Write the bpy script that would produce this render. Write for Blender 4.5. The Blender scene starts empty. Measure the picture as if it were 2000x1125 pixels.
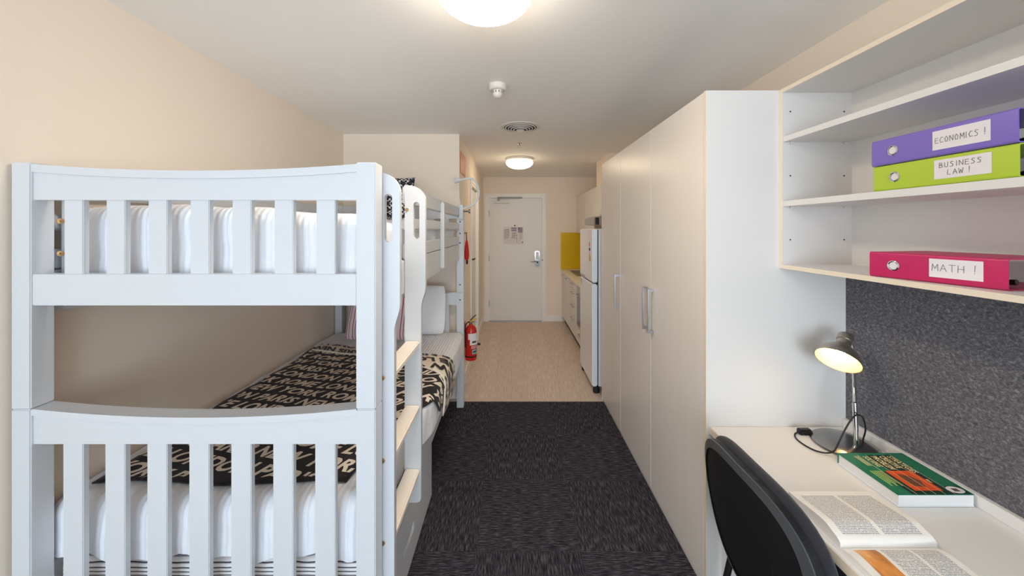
import bpy, bmesh, math, random
from mathutils import Vector, Matrix, noise
PI = math.pi
random.seed(4)
SC = bpy.context.scene
COL = SC.collection

# ------------------------------------------------------------------ camera
cam_d = bpy.data.cameras.new('camera')
cam = bpy.data.objects.new('camera', cam_d)
COL.objects.link(cam)
cam.location = (0, 0, 1.54)
cam.rotation_euler = (PI / 2, 0, 0)
cam_d.sensor_fit = 'HORIZONTAL'
cam_d.sensor_width = 36
cam_d.lens = 36 * 710 / 2000
cam_d.shift_x = 0.0005
cam_d.shift_y = -(562.5 - 447) / 2000
cam_d.clip_start = 0.02
SC.camera = cam

# ------------------------------------------------------------------ world, daylight, exposure
w = bpy.data.worlds.new('sky')
SC.world = w
w.use_nodes = True
w.node_tree.nodes['Background'].inputs[0].default_value = (0.72, 0.88, 1.0, 1)
w.node_tree.nodes['Background'].inputs[1].default_value = 1.3
SC.view_settings.view_transform = 'Standard'
SC.view_settings.look = 'None'
SC.view_settings.gamma = 1
SC.view_settings.exposure = 0.16
SC.view_settings.use_curve_mapping = False
SC.cycles.max_bounces = 10
SC.cycles.diffuse_bounces = 7
SC.cycles.use_denoising = True
SC.cycles.sample_clamp_indirect = 6

BACKY = -2.9           # window wall behind the photographer
def area(name, loc, rot, sx, sy, energy, color):
    d = bpy.data.lights.new(name, 'AREA')
    d.shape = 'RECTANGLE'; d.size = sx; d.size_y = sy
    d.energy = energy; d.color = color
    o = bpy.data.objects.new(name, d); COL.objects.link(o)
    o.location = loc; o.rotation_euler = rot
    return o
area('window_daylight', (-0.05, BACKY - 0.09, 1.35), (PI / 2, 0, 0), 2.6, 1.9, 104, (0.74, 0.87, 1.0))
CEIL_E = 48      # ceiling lamp emission
WARM = (1.0, 0.80, 0.50)

# ------------------------------------------------------------------ materials
def lin(c):
    c = c / 255.0
    return c / 12.92 if c <= 0.04045 else ((c + 0.055) / 1.055) ** 2.4
def rgb(r, g, b): return (lin(r), lin(g), lin(b), 1)

def newmat(name):
    m = bpy.data.materials.new(name); m.use_nodes = True
    return m, m.node_tree, m.node_tree.nodes['Principled BSDF']

def mat(name, col, rough=0.5, metal=0.0, var=0.04, vscale=6.0, bump=0.0, bscale=60.0, coat=0.0, sheen=0.0, stretch=None):
    m, nt, b = newmat(name)
    N = nt.nodes; L = nt.links
    tc = N.new('ShaderNodeTexCoord')
    mp = N.new('ShaderNodeMapping'); L.new(tc.outputs['Object'], mp.inputs[0])
    if stretch: mp.inputs['Scale'].default_value = stretch
    nz = N.new('ShaderNodeTexNoise'); nz.inputs['Scale'].default_value = vscale; nz.inputs['Detail'].default_value = 4
    L.new(mp.outputs[0], nz.inputs['Vector'])
    mx = N.new('ShaderNodeMix'); mx.data_type = 'RGBA'
    L.new(nz.outputs['Fac'], mx.inputs['Factor'])
    mx.inputs['A'].default_value = tuple(min(1, c * (1 - var)) for c in col[:3]) + (1,)
    mx.inputs['B'].default_value = tuple(min(1, c * (1 + var)) for c in col[:3]) + (1,)
    L.new(mx.outputs['Result'], b.inputs['Base Color'])
    b.inputs['Roughness'].default_value = rough
    b.inputs['Metallic'].default_value = metal
    b.inputs['Coat Weight'].default_value = coat
    b.inputs['Sheen Weight'].default_value = sheen
    if bump:
        n2 = N.new('ShaderNodeTexNoise'); n2.inputs['Scale'].default_value = bscale; n2.inputs['Detail'].default_value = 3
        L.new(mp.outputs[0], n2.inputs['Vector'])
        bp = N.new('ShaderNodeBump'); bp.inputs['Strength'].default_value = bump; bp.inputs['Distance'].default_value = 0.004
        L.new(n2.outputs['Fac'], bp.inputs['Height']); L.new(bp.outputs[0], b.inputs['Normal'])
    return m

def emis(name, col, strength):
    m, nt, b = newmat(name)
    b.inputs['Base Color'].default_value = (0.9, 0.88, 0.8, 1)
    b.inputs['Emission Color'].default_value = col
    b.inputs['Emission Strength'].default_value = strength
    return m

def dome_emis(name, col, strength):
    m, nt, b = newmat(name)
    b.inputs['Base Color'].default_value = (0.9, 0.88, 0.8, 1); b.inputs['Emission Color'].default_value = col
    tc = nt.nodes.new('ShaderNodeTexCoord'); sp = nt.nodes.new('ShaderNodeSeparateXYZ'); nt.links.new(tc.outputs['Normal'], sp.inputs[0])
    mr = nt.nodes.new('ShaderNodeMapRange'); nt.links.new(sp.outputs['Z'], mr.inputs['Value'])
    mr.inputs['From Min'].default_value = -1.0; mr.inputs['From Max'].default_value = 0.05
    mr.inputs['To Min'].default_value = strength; mr.inputs['To Max'].default_value = strength * 0.09
    nt.links.new(mr.outputs[0], b.inputs['Emission Strength'])
    return m

def ramp(nt, fac, stops, interp='LINEAR'):
    r = nt.nodes.new('ShaderNodeValToRGB'); r.color_ramp.interpolation = interp
    e = r.color_ramp.elements
    while len(e) < len(stops): e.new(0.5)
    for i, (p, c) in enumerate(stops):
        e[i].position = p; e[i].color = c
    nt.links.new(fac, r.inputs[0])
    return r.outputs[0]

def mapping(nt, scale=(1, 1, 1), rot=(0, 0, 0)):
    tc = nt.nodes.new('ShaderNodeTexCoord'); mp = nt.nodes.new('ShaderNodeMapping')
    nt.links.new(tc.outputs['Object'], mp.inputs[0])
    mp.inputs['Scale'].default_value = scale; mp.inputs['Rotation'].default_value = rot
    return mp.outputs[0]

def bumpit(nt, b, h, strength, dist=0.003):
    bp = nt.nodes.new('ShaderNodeBump'); bp.inputs['Strength'].default_value = strength; bp.inputs['Distance'].default_value = dist
    nt.links.new(h, bp.inputs['Height']); nt.links.new(bp.outputs[0], b.inputs['Normal'])

def carpet_mat():
    m, nt, b = newmat('carpet_tiles'); N = nt.nodes; L = nt.links
    def streak(sc):
        nz = N.new('ShaderNodeTexNoise'); nz.inputs['Scale'].default_value = 1; nz.inputs['Detail'].default_value = 2.5
        nz.inputs['Roughness'].default_value = 0.7
        L.new(mapping(nt, sc), nz.inputs['Vector']); return nz.outputs['Fac']
    a = streak((225, 18, 1)); c = streak((18, 225, 1))
    ck = N.new('ShaderNodeTexChecker'); ck.inputs['Scale'].default_value = 2.0
    ck.inputs['Color1'].default_value = (0, 0, 0, 1); ck.inputs['Color2'].default_value = (1, 1, 1, 1)
    mp = mapping(nt); ad = N.new('ShaderNodeVectorMath'); ad.operation = 'ADD'; ad.inputs[1].default_value = (0.17 * 1, 0.266 * 1, 0.1)
    L.new(mp, ad.inputs[0]); L.new(ad.outputs[0], ck.inputs['Vector'])
    mx = N.new('ShaderNodeMix'); mx.data_type = 'FLOAT'
    L.new(ck.outputs['Color'], mx.inputs['Factor']); L.new(a, mx.inputs['A']); L.new(c, mx.inputs['B'])
    col = ramp(nt, mx.outputs['Result'], [(0.34, rgb(28, 26, 33)), (0.50, rgb(56, 52, 59)), (0.68, rgb(104, 99, 107))])
    L.new(col, b.inputs['Base Color']); b.inputs['Roughness'].default_value = 0.95
    b.inputs['Specular IOR Level'].default_value = 0.1
    bumpit(nt, b, mx.outputs['Result'], 0.6, 0.004)
    return m

def vinyl_mat():
    m, nt, b = newmat('vinyl_plank'); N = nt.nodes; L = nt.links
    nz = N.new('ShaderNodeTexNoise'); nz.inputs['Scale'].default_value = 1; nz.inputs['Detail'].default_value = 3
    L.new(mapping(nt, (150, 7, 1)), nz.inputs['Vector'])
    col = ramp(nt, nz.outputs['Fac'], [(0.3, rgb(196, 175, 160)), (0.7, rgb(228, 212, 200))])
    br = N.new('ShaderNodeTexBrick'); br.inputs['Scale'].default_value = 1.0
    br.inputs['Brick Width'].default_value = 0.92; br.inputs['Row Height'].default_value = 0.155
    br.inputs['Mortar Size'].default_value = 0.0016
    br.inputs['Color1'].default_value = (1, 1, 1, 1); br.inputs['Color2'].default_value = (0.93, 0.93, 0.93, 1)
    br.inputs['Mortar'].default_value = (0.72, 0.7, 0.68, 1)
    L.new(mapping(nt, (1, 1, 1), (0, 0, PI / 2)), br.inputs['Vector'])
    mx = N.new('ShaderNodeMix'); mx.data_type = 'RGBA'; mx.blend_type = 'MULTIPLY'; mx.inputs['Factor'].default_value = 0.8
    L.new(col, mx.inputs['A']); L.new(br.outputs['Color'], mx.inputs['B'])
    L.new(mx.outputs['Result'], b.inputs['Base Color']); b.inputs['Roughness'].default_value = 0.55
    bumpit(nt, b, nz.outputs['Fac'], 0.1, 0.001)
    return m

def felt_mat():
    m, nt, b = newmat('grey_felt'); N = nt.nodes; L = nt.links
    n1 = N.new('ShaderNodeTexNoise'); n1.inputs['Scale'].default_value = 1; n1.inputs['Detail'].default_value = 6; n1.inputs['Roughness'].default_value = 0.75
    n1.inputs['Distortion'].default_value = 0.8
    L.new(mapping(nt, (1, 95, 125), (0.5, 0, 0)), n1.inputs['Vector'])
    col = ramp(nt, n1.outputs['Fac'], [(0.30, rgb(62, 61, 66)), (0.52, rgb(104, 102, 108)), (0.75, rgb(160, 158, 162))])
    L.new(col, b.inputs['Base Color']); b.inputs['Roughness'].default_value = 0.97; b.inputs['Specular IOR Level'].default_value = 0.1
    bumpit(nt, b, n1.outputs['Fac'], 0.5, 0.003)
    return m

def stripes_mat(name, axis, period, cols, wav=0.0, rough=0.85, rot=(0, 0, 0)):
    """hard stripes: cols = [(start fraction, colour)...] over one period"""
    m, nt, b = newmat(name); N = nt.nodes; L = nt.links
    v = mapping(nt, (1, 1, 1), rot)
    if wav:
        nz = N.new('ShaderNodeTexNoise'); nz.inputs['Scale'].default_value = 9; L.new(v, nz.inputs['Vector'])
        ml = N.new('ShaderNodeVectorMath'); ml.operation = 'SCALE'; ml.inputs['Scale'].default_value = wav
        L.new(nz.outputs['Color'], ml.inputs[0])
        ad = N.new('ShaderNodeVectorMath'); L.new(v, ad.inputs[0]); L.new(ml.outputs[0], ad.inputs[1]); v = ad.outputs[0]
    sp = N.new('ShaderNodeSeparateXYZ'); L.new(v, sp.inputs[0])
    dv = N.new('ShaderNodeMath'); dv.operation = 'DIVIDE'; dv.inputs[1].default_value = period; L.new(sp.outputs[axis], dv.inputs[0])
    fr = N.new('ShaderNodeMath'); fr.operation = 'FRACT'; L.new(dv.outputs[0], fr.inputs[0])
    col = ramp(nt, fr.outputs[0], cols, 'CONSTANT')
    L.new(col, b.inputs['Base Color']); b.inputs['Roughness'].default_value = rough
    return m

def linen_mat(name, col, rot=0.0, period=0.02, strength=0.35):
    m, nt, b = newmat(name); N = nt.nodes; L = nt.links
    b.inputs['Base Color'].default_value = col; b.inputs['Roughness'].default_value = 0.8
    b.inputs['Sheen Weight'].default_value = 0.15
    wv = N.new('ShaderNodeTexWave'); wv.inputs['Scale'].default_value = 0.314 / period; wv.inputs['Distortion'].default_value = 1.5
    wv.inputs['Detail'].default_value = 1; wv.bands_direction = 'X'
    L.new(mapping(nt, (1, 1, 1), (0, 0, rot)), wv.inputs['Vector'])
    nz = N.new('ShaderNodeTexNoise'); nz.inputs['Scale'].default_value = 7; nz.inputs['Detail'].default_value = 3; nz.inputs['Distortion'].default_value = 1.0
    L.new(mapping(nt), nz.inputs['Vector'])
    ad = N.new('ShaderNodeMath'); ad.operation = 'MULTIPLY_ADD'; L.new(nz.outputs['Fac'], ad.inputs[0]); ad.inputs[1].default_value = 5.0
    L.new(wv.outputs['Fac'], ad.inputs[2])
    bumpit(nt, b, ad.outputs[0], strength, 0.004)
    return m

def hound_mat():
    m, nt, b = newmat('navy_check_fabric'); N = nt.nodes; L = nt.links
    c1 = N.new('ShaderNodeTexChecker'); c1.inputs['Scale'].default_value = 62
    c1.inputs['Color1'].default_value = rgb(20, 20, 38); c1.inputs['Color2'].default_value = rgb(215, 212, 210)
    L.new(mapping(nt, (1, 1, 1), (0, 0, 0)), c1.inputs['Vector'])
    c2 = N.new('ShaderNodeTexChecker'); c2.inputs['Scale'].default_value = 31
    c2.inputs['Color1'].default_value = (0.06, 0.06, 0.1, 1); c2.inputs['Color2'].default_value = (1, 1, 1, 1)
    L.new(mapping(nt, (1, 1, 1), (0, PI / 4, 0)), c2.inputs['Vector'])
    mx = N.new('ShaderNodeMix'); mx.data_type = 'RGBA'; mx.blend_type = 'MULTIPLY'; mx.inputs['Factor'].default_value = 1
    L.new(c1.outputs['Color'], mx.inputs['A']); L.new(c2.outputs['Color'], mx.inputs['B'])
    L.new(mx.outputs['Result'], b.inputs['Base Color']); b.inputs['Roughness'].default_value = 0.9
    return m

def print_mat(name, axis, period, ink, paper, rot=(0, 0, 0), cell=90):
    """rows of small print: dark rows broken by noise"""
    m, nt, b = newmat(name); N = nt.nodes; L = nt.links
    sp = N.new('ShaderNodeSeparateXYZ'); L.new(mapping(nt, (1, 1, 1), rot), sp.inputs[0])
    dv = N.new('ShaderNodeMath'); dv.operation = 'DIVIDE'; dv.inputs[1].default_value = period; L.new(sp.outputs[axis], dv.inputs[0])
    fr = N.new('ShaderNodeMath'); fr.operation = 'FRACT'; L.new(dv.outputs[0], fr.inputs[0])
    gt = N.new('ShaderNodeMath'); gt.operation = 'GREATER_THAN'; gt.inputs[1].default_value = 0.5; L.new(fr.outputs[0], gt.inputs[0])
    nz = N.new('ShaderNodeTexNoise'); nz.inputs['Scale'].default_value = 1; nz.inputs['Detail'].default_value = 1; L.new(mapping(nt, (520, 300, 300)), nz.inputs['Vector'])
    g2 = N.new('ShaderNodeMath'); g2.operation = 'GREATER_THAN'; g2.inputs[1].default_value = 0.42; L.new(nz.outputs['Fac'], g2.inputs[0])
    mu = N.new('ShaderNodeMath'); mu.operation = 'MULTIPLY'; L.new(gt.outputs[0], mu.inputs[0]); L.new(g2.outputs[0], mu.inputs[1])
    mx = N.new('ShaderNodeMix'); mx.data_type = 'RGBA'; L.new(mu.outputs[0], mx.inputs['Factor'])
    mx.inputs['A'].default_value = paper; mx.inputs['B'].default_value = ink
    L.new(mx.outputs['Result'], b.inputs['Base Color']); b.inputs['Roughness'].default_value = 0.6
    return m

M = {}
M['wall'] = mat('wall_paint', rgb(240, 227, 212), 0.8, var=0.01, bump=0.05, bscale=200)
M['ceil'] = mat('ceiling_paint', rgb(248, 247, 244), 0.85, var=0.01)
M['trim'] = mat('gloss_trim_paint', rgb(240, 238, 233), 0.4, var=0.01)
M['bed'] = mat('bed_white_paint', rgb(210, 213, 217), 0.32, var=0.01, bump=0.03, bscale=30, stretch=(1, 1, 0.2))
M['rung'] = mat('rung_cream_wood', rgb(248, 239, 226), 0.4, var=0.02)
M['lam'] = mat('white_laminate', rgb(224, 221, 218), 0.35, var=0.008)
M['lamd'] = mat('wardrobe_door_laminate', rgb(236, 229, 222), 0.33, var=0.02, vscale=3, stretch=(8, 8, 1))
M['door'] = mat('door_paint', rgb(232, 230, 228), 0.4, var=0.01)
M['edge'] = mat('cream_edge_strip', rgb(236, 222, 200), 0.45, var=0.02)
M['alu'] = mat('brushed_aluminium', rgb(190, 192, 196), 0.3, 1.0, var=0.05, vscale=50)
M['chrome'] = mat('polished_chrome', rgb(205, 205, 205), 0.1, 1.0, var=0.02)
M['nickel'] = mat('brushed_nickel', rgb(186, 178, 168), 0.36, 1.0, var=0.05, vscale=60)
M['satin'] = mat('satin_steel', rgb(150, 148, 146), 0.22, 1.0, var=0.04, vscale=30)
M['brass'] = mat('brass_bolt', rgb(176, 140, 96), 0.4, 0.8, var=0.1, vscale=40)
M['dark'] = mat('dark_gap', rgb(26, 25, 26), 0.8)
M['blackpl'] = mat('black_plastic', rgb(24, 24, 26), 0.42, var=0.05, bump=0.15, bscale=400)
M['grey_rim_ring'] = mat('rim_highlight_ring_grey', rgb(70, 72, 76), 0.35, var=0.04)  # grey of the cooktop rings and of the chair rim's painted highlight
M['blackfab'] = mat('black_upholstery', rgb(33, 32, 40), 0.92, var=0.12, vscale=120, bump=0.3, bscale=500, sheen=0.2)
M['felt'] = felt_mat()
M['carpet'] = carpet_mat()
M['vinyl'] = vinyl_mat()
M['yellow'] = mat('yellow_glass', rgb(224, 188, 18), 0.25, var=0.02)
M['worktop'] = mat('cream_worktop', rgb(236, 226, 205), 0.35, var=0.03, vscale=60)
M['fridge'] = mat('fridge_enamel', rgb(236, 239, 243), 0.25, var=0.005)
M['glassdark'] = mat('oven_dark_glass', rgb(52, 56, 62), 0.12, var=0.02)
M['grey_rim_ring2'] = mat('closer_grey_enamel', rgb(150, 148, 146), 0.5)
M['red'] = mat('extinguisher_red', rgb(200, 28, 22), 0.28, var=0.03, coat=0.3)
M['redcloth'] = mat('red_cloth', rgb(200, 30, 36), 0.7, var=0.08, vscale=30)
M['white'] = mat('plain_white', rgb(238, 238, 238), 0.5, var=0.01)
M['offwhite'] = mat('offwhite_plastic', rgb(225, 222, 216), 0.45, var=0.01)
M['label'] = mat('paper_label', rgb(226, 220, 222), 0.7, var=0.01)
M['ink'] = mat('grey_pen_ink', rgb(84, 80, 84), 0.6)
M['black'] = mat('black_ink', rgb(18, 17, 18), 0.6)
M['yellowpl'] = mat('yellow_plastic', rgb(228, 180, 30), 0.4)
M['teal'] = mat('teal_print', rgb(120, 200, 190), 0.5)
M['purple'] = mat('purple_binder_card', rgb(124, 104, 188), 0.42, var=0.03, bump=0.05, bscale=300)
M['green'] = mat('lime_binder_card', rgb(176, 200, 58), 0.42, var=0.03, bump=0.05, bscale=300)
M['pink'] = mat('raspberry_binder_card', rgb(190, 34, 92), 0.42, var=0.03, bump=0.05, bscale=300)
M['mech'] = mat('black_lever_metal', rgb(30, 28, 32), 0.35, 0.3)
M['bookgreen'] = mat('green_book_cover', rgb(24, 112, 82), 0.3, var=0.04, coat=0.3)
M['bookdark'] = mat('dark_green_print', rgb(14, 52, 42), 0.3, var=0.2, vscale=40)
M['orange'] = mat('orange_cover_art', rgb(216, 82, 30), 0.35, var=0.25, vscale=22)
M['artdark'] = mat('brown_cover_art', rgb(112, 70, 44), 0.35, var=0.3, vscale=60)
M['cream'] = mat('cream_print', rgb(236, 220, 170), 0.5)
M['paleyg'] = mat('pale_lime_print', rgb(190, 214, 120), 0.5)
M['pages'] = stripes_mat('page_edges', 2, 0.0022, [(0, rgb(236, 234, 232)), (0.7, rgb(212, 210, 210))])
M['paper'] = mat('book_paper', rgb(238, 234, 228), 0.6, var=0.015, vscale=20)
M['printcol'] = print_mat('printed_column', 1, 0.0040, rgb(140, 141, 148), rgb(232, 230, 226), cell=90)
M['photo'] = None
M['linen'] = linen_mat('white_bed_linen', rgb(236, 238, 243), 0.0, 0.02, 0.6)
M['linenplain'] = linen_mat('white_pillow_linen', rgb(238, 238, 240), 0.3, 0.05, 0.3)
M['ticking'] = stripes_mat('striped_mattress_ticking', 2, 0.0125, [(0, rgb(236, 234, 232)), (0.55, rgb(160, 160, 166)), (0.72, rgb(42, 40, 46)), (0.9, rgb(225, 222, 222))], wav=0.012)
M['redstripe'] = stripes_mat('red_striped_cotton', 0, 0.052, [(0, rgb(232, 214, 218)), (0.38, rgb(176, 40, 70)), (0.5, rgb(232, 214, 218)), (0.80, rgb(44, 32, 48)), (0.88, rgb(232, 214, 218))], wav=0.01)
M['hound'] = hound_mat()
M['throw'] = mat('black_throw_fleece', rgb(26, 20, 22), 0.92, var=0.25, vscale=5, bump=0.3, bscale=300, sheen=0.1)
M['throwtext'] = mat('cream_throw_print', rgb(242, 230, 212), 0.9, var=0.05, vscale=30)
M['wood'] = mat('raw_pine', rgb(186, 142, 100), 0.6, var=0.15, vscale=20, stretch=(1, 8, 8))
M['steelhood'] = mat('hood_steel', rgb(186, 182, 178), 0.35, 0.75, var=0.03)
M['orangesign'] = mat('orange_red_sign', rgb(206, 96, 62), 0.5, var=0.05, vscale=30)
M['signtext'] = mat('pale_sign_print', rgb(232, 190, 160), 0.5)
M['mauve'] = mat('mauve_print', rgb(160, 142, 158), 0.6, var=0.15, vscale=90)
M['hook'] = mat('hook_steel', rgb(140, 138, 134), 0.3, 0.9)
M['bluegrey'] = mat('lamp_arm_plastic', rgb(214, 220, 222), 0.4)
M['domeglow'] = dome_emis('lit_opal_glass', (1.0, 0.86, 0.70, 1), CEIL_E)
M['domewarm'] = dome_emis('warm_lit_opal_glass', (1.0, 0.80, 0.54, 1), CEIL_E * 0.5)
M['domerim'] = mat('opal_glass_rim', rgb(235, 228, 210), 0.3)

def photo_mat():
    m, nt, b = newmat('orange_landscape_photo'); N = nt.nodes; L = nt.links
    nz = N.new('ShaderNodeTexNoise'); nz.inputs['Scale'].default_value = 26; nz.inputs['Detail'].default_value = 5
    L.new(mapping(nt, (1, 0.5, 1)), nz.inputs['Vector'])
    L.new(ramp(nt, nz.outputs['Fac'], [(0.3, rgb(150, 84, 44)), (0.5, rgb(222, 146, 70)), (0.7, rgb(238, 196, 130))]), b.inputs['Base Color'])
    return m
M['photo'] = photo_mat()

# ------------------------------------------------------------------ mesh building
def origin(o):
    v = Vector((0, 0, 0))
    while o:
        v += o.location; o = o.parent
    return v

class MB:
    def __init__(s): s.bm = bmesh.new(); s.mats = []; s.mi = 0
    def m(s, k):
        if k not in s.mats: s.mats.append(k)
        s.mi = s.mats.index(k); return s
    def _tag(s, faces):
        for f in faces: f.material_index = s.mi
    def box(s, x0, x1, y0, y1, z0, z1, bev=0.0, seg=2, mtx=None):
        r = bmesh.ops.create_cube(s.bm, size=1)
        vs = r['verts']
        for v in vs:
            v.co = Vector(((x0 + x1) / 2 + v.co.x * (x1 - x0), (y0 + y1) / 2 + v.co.y * (y1 - y0), (z0 + z1) / 2 + v.co.z * (z1 - z0)))
        fs = set(f for v in vs for f in v.link_faces); s._tag(fs)
        if bev:
            es = list(set(e for v in vs for e in v.link_edges))
            r = bmesh.ops.bevel(s.bm, geom=es, offset=bev, segments=seg, affect='EDGES', clamp_overlap=True)
            s._tag(r['faces'])
            vs = list(set(v for f in r['faces'] for v in f.verts) | set(v for v in vs if v.is_valid))
        if mtx is not None:
            for v in vs: v.co = mtx @ v.co
        return s
    def grid(s, pts, close_u=False, close_v=False):
        """pts[i][j] -> quads"""
        vv = [[s.bm.verts.new(p) for p in row] for row in pts]
        nu, nv = len(vv), len(vv[0])
        for i in range(nu if close_u else nu - 1):
            for j in range(nv if close_v else nv - 1):
                a, b, c, d = vv[i][j], vv[(i + 1) % nu][j], vv[(i + 1) % nu][(j + 1) % nv], vv[i][(j + 1) % nv]
                try: f = s.bm.faces.new((a, b, c, d)); f.material_index = s.mi
                except ValueError: pass
        return vv
    def ring_cap(s, ring):
        try: f = s.bm.faces.new(ring); f.material_index = s.mi
        except ValueError: pass
    def tube(s, pts, r, n=10, cap=True):
        pts = [Vector(p) for p in pts]
        rr = r if isinstance(r, (list, tuple)) else [r] * len(pts)
        rows = []; up = None
        for i, p in enumerate(pts):
            t = (pts[min(i + 1, len(pts) - 1)] - pts[max(i - 1, 0)])
            if t.length < 1e-9: t = Vector((0, 0, 1))
            t.normalize()
            if up is None: up = t.orthogonal().normalized()
            else:
                up = (up - t * up.dot(t))
                up = up.normalized() if up.length > 1e-6 else t.orthogonal().normalized()
            sd = t.cross(up)
            rows.append([p + (up * math.cos(2 * PI * k / n) + sd * math.sin(2 * PI * k / n)) * rr[i] for k in range(n)])
        vv = s.grid(rows, close_v=True)
        if cap: s.ring_cap(vv[0][::-1]); s.ring_cap(vv[-1])
        return s
    def lathe(s, prof, c=(0, 0, 0), axis=(0, 0, 1), n=32):
        """prof [(r, h)] along axis from c"""
        c = Vector(c); a = Vector(axis).normalized(); u = a.orthogonal().normalized(); v = a.cross(u)
        rows = []
        for r, h in prof:
            rows.append([c + a * h + (u * math.cos(2 * PI * k / n) + v * math.sin(2 * PI * k / n)) * max(r, 1e-5) for k in range(n)])
        s.grid(rows, close_v=True)
        return s
    def prism(s, outline, axis, a0, a1, bev=0.0):
        """outline 2-D loop in the other two axes (in order), extruded along axis 0/1/2"""
        def P(q, a):
            if axis == 0: return (a, q[0], q[1])
            if axis == 1: return (q[0], a, q[1])
            return (q[0], q[1], a)
        A = [s.bm.verts.new(P(q, a0)) for q in outline]; B = [s.bm.verts.new(P(q, a1)) for q in outline]
        n = len(outline); fs = []
        for i in range(n): fs.append(s.bm.faces.new((A[i], A[(i + 1) % n], B[(i + 1) % n], B[i])))
        fs.append(s.bm.faces.new(A[::-1])); fs.append(s.bm.faces.new(B)); s._tag(fs)
        if bev:
            es = list(set(e for f in fs[-2:] for e in f.edges))
            r = bmesh.ops.bevel(s.bm, geom=es, offset=bev, segments=2, affect='EDGES', clamp_overlap=True); s._tag(r['faces'])
        return s
    def poly(s, pts):
        f = s.bm.faces.new([s.bm.verts.new(p) for p in pts]); f.material_index = s.mi; return s
    def build(s, name, mt, parent=None, smooth=True, angle=35, recalc=True):
        bmesh.ops.remove_doubles(s.bm, verts=s.bm.verts, dist=1e-6)
        if recalc: bmesh.ops.recalc_face_normals(s.bm, faces=s.bm.faces)
        me = bpy.data.meshes.new(name)
        o0 = origin(parent) if parent else Vector((0, 0, 0))
        for v in s.bm.verts: v.co -= o0
        s.bm.to_mesh(me); s.bm.free()
        if s.mats:
            for k in s.mats: me.materials.append(M[k])
        else: me.materials.append(M[mt])
        if smooth:
            for p in me.polygons: p.use_smooth = True
            me.set_sharp_from_angle(angle=math.radians(angle))
        o = bpy.data.objects.new(name, me); COL.objects.link(o)
        if parent: o.parent = parent
        return o

def recenter(o, loc):
    """move a top-level mesh object's origin to its base"""
    loc = Vector(loc); o.data.transform(Matrix.Translation(-loc)); o.location = loc; return o
def thing(name, label, cat, loc, group=None):
    o = bpy.data.objects.new(name, None); COL.objects.link(o); o.location = loc
    o.empty_display_size = 0.05
    o['label'] = label; o['category'] = cat
    if group: o['group'] = group
    return o
def tag(o, label, cat, group=None, loc=None):
    o['label'] = label; o['category'] = cat
    if group: o['group'] = group
    if loc is not None: recenter(o, loc)
    return o
def struct(o): o['kind'] = 'structure'; return o
def sbox(name, mt, *a, parent=None, bev=0.0):
    o = MB().box(*a, bev=bev).build(name, mt, parent)
    if parent is None: struct(o)
    return o

def smooth01(t): t = max(0, min(1, t)); return t * t * (3 - 2 * t)

def soft_box(x0, x1, y0, y1, z0, z1, r, step=0.03, amp=0.005, freq=5.0, warp=None, seed=0.0, rb=None):
    """rounded, slightly crumpled box as a bmesh builder"""
    mb = MB(); lo = Vector((x0, y0, z0)); hi = Vector((x1, y1, z1)); rr = min(r, (z1 - z0) / 2 - 1e-4); rb_ = rb or rr
    def pt(p):
        c = Vector([min(max(p[i], lo[i] + (rb_ if i == 2 else rr)), hi[i] - rr) for i in range(3)])
        d = p - c; kz = rr / rb_ if d.z < 0 else 1
        d.z *= kz
        if d.length < 1e-9: d = Vector((0, 0, 1))
        d.normalize(); q = c + Vector((d.x * rr, d.y * rr, d.z * rr / kz))
        nn = noise.noise(q * freq + Vector((seed, seed, 0))) + 0.5 * noise.noise(q * freq * 2.3 + Vector((seed, 3, 0)))
        q = q + d * nn * amp
        if warp: q = warp(q)
        return q
    def lin_(a, b):
        n = max(2, int(round((b - a) / step))); base = [a + (b - a) * i / n for i in range(n + 1)]
        ext = [a + rr * k for k in (0.15, 0.35, 0.6, 0.85)] + [b - rr * k for k in (0.15, 0.35, 0.6, 0.85)]
        L_ = sorted(set(round(v, 5) for v in base + ext if a <= v <= b)); return L_
    X, Y, Z = lin_(x0, x1), lin_(y0, y1), lin_(z0, z1)
    for z in (z0, z1): mb.grid([[pt(Vector((x, y, z))) for y in Y] for x in X])
    for y in (y0, y1): mb.grid([[pt(Vector((x, y, z))) for z in Z] for x in X])
    for x in (x0, x1): mb.grid([[pt(Vector((x, y, z))) for z in Z] for y in Y])
    bmesh.ops.remove_doubles(mb.bm, verts=mb.bm.verts, dist=1e-5)
    return mb

def cushion(w, h, t, mtx, n=22, p=2.4, amp=0.004, ear=0.0):
    """pillow in local x (w) z (h), thickness y"""
    mb = MB()
    def prof(u, v):
        a = max(0, 1 - abs(u) ** p) * max(0, 1 - abs(v) ** p)
        return a ** 0.55
    for sg in (-1, 1):
        rows = []
        for i in range(n + 1):
            u = -1 + 2 * i / n; u = math.copysign(1 - (1 - abs(u)) ** 1.25, u); row = []
            for j in range(n + 1):
                v = -1 + 2 * j / n; v = math.copysign(1 - (1 - abs(v)) ** 1.25, v)
                th = prof(u, v) * t / 2
                pin = 1 - 0.05 * (1 - abs(v) ** 2) * abs(u) ** 3; pin2 = 1 - 0.05 * (1 - abs(u) ** 2) * abs(v) ** 3
                x = u * w / 2 * (pin if ear else 1 - 0.04 * abs(v) ** 4); z = v * h / 2 * (pin2 if ear else 1 - 0.04 * abs(u) ** 4)
                q = Vector((x, sg * th, z)); q.y += sg * amp * noise.noise(Vector((x * 9, z * 9, sg * 3))) * prof(u, v)
                row.append(mtx @ q)
            rows.append(row)
        mb.grid(rows)
    bmesh.ops.remove_doubles(mb.bm, verts=mb.bm.verts, dist=1e-5)
    return mb

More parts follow.
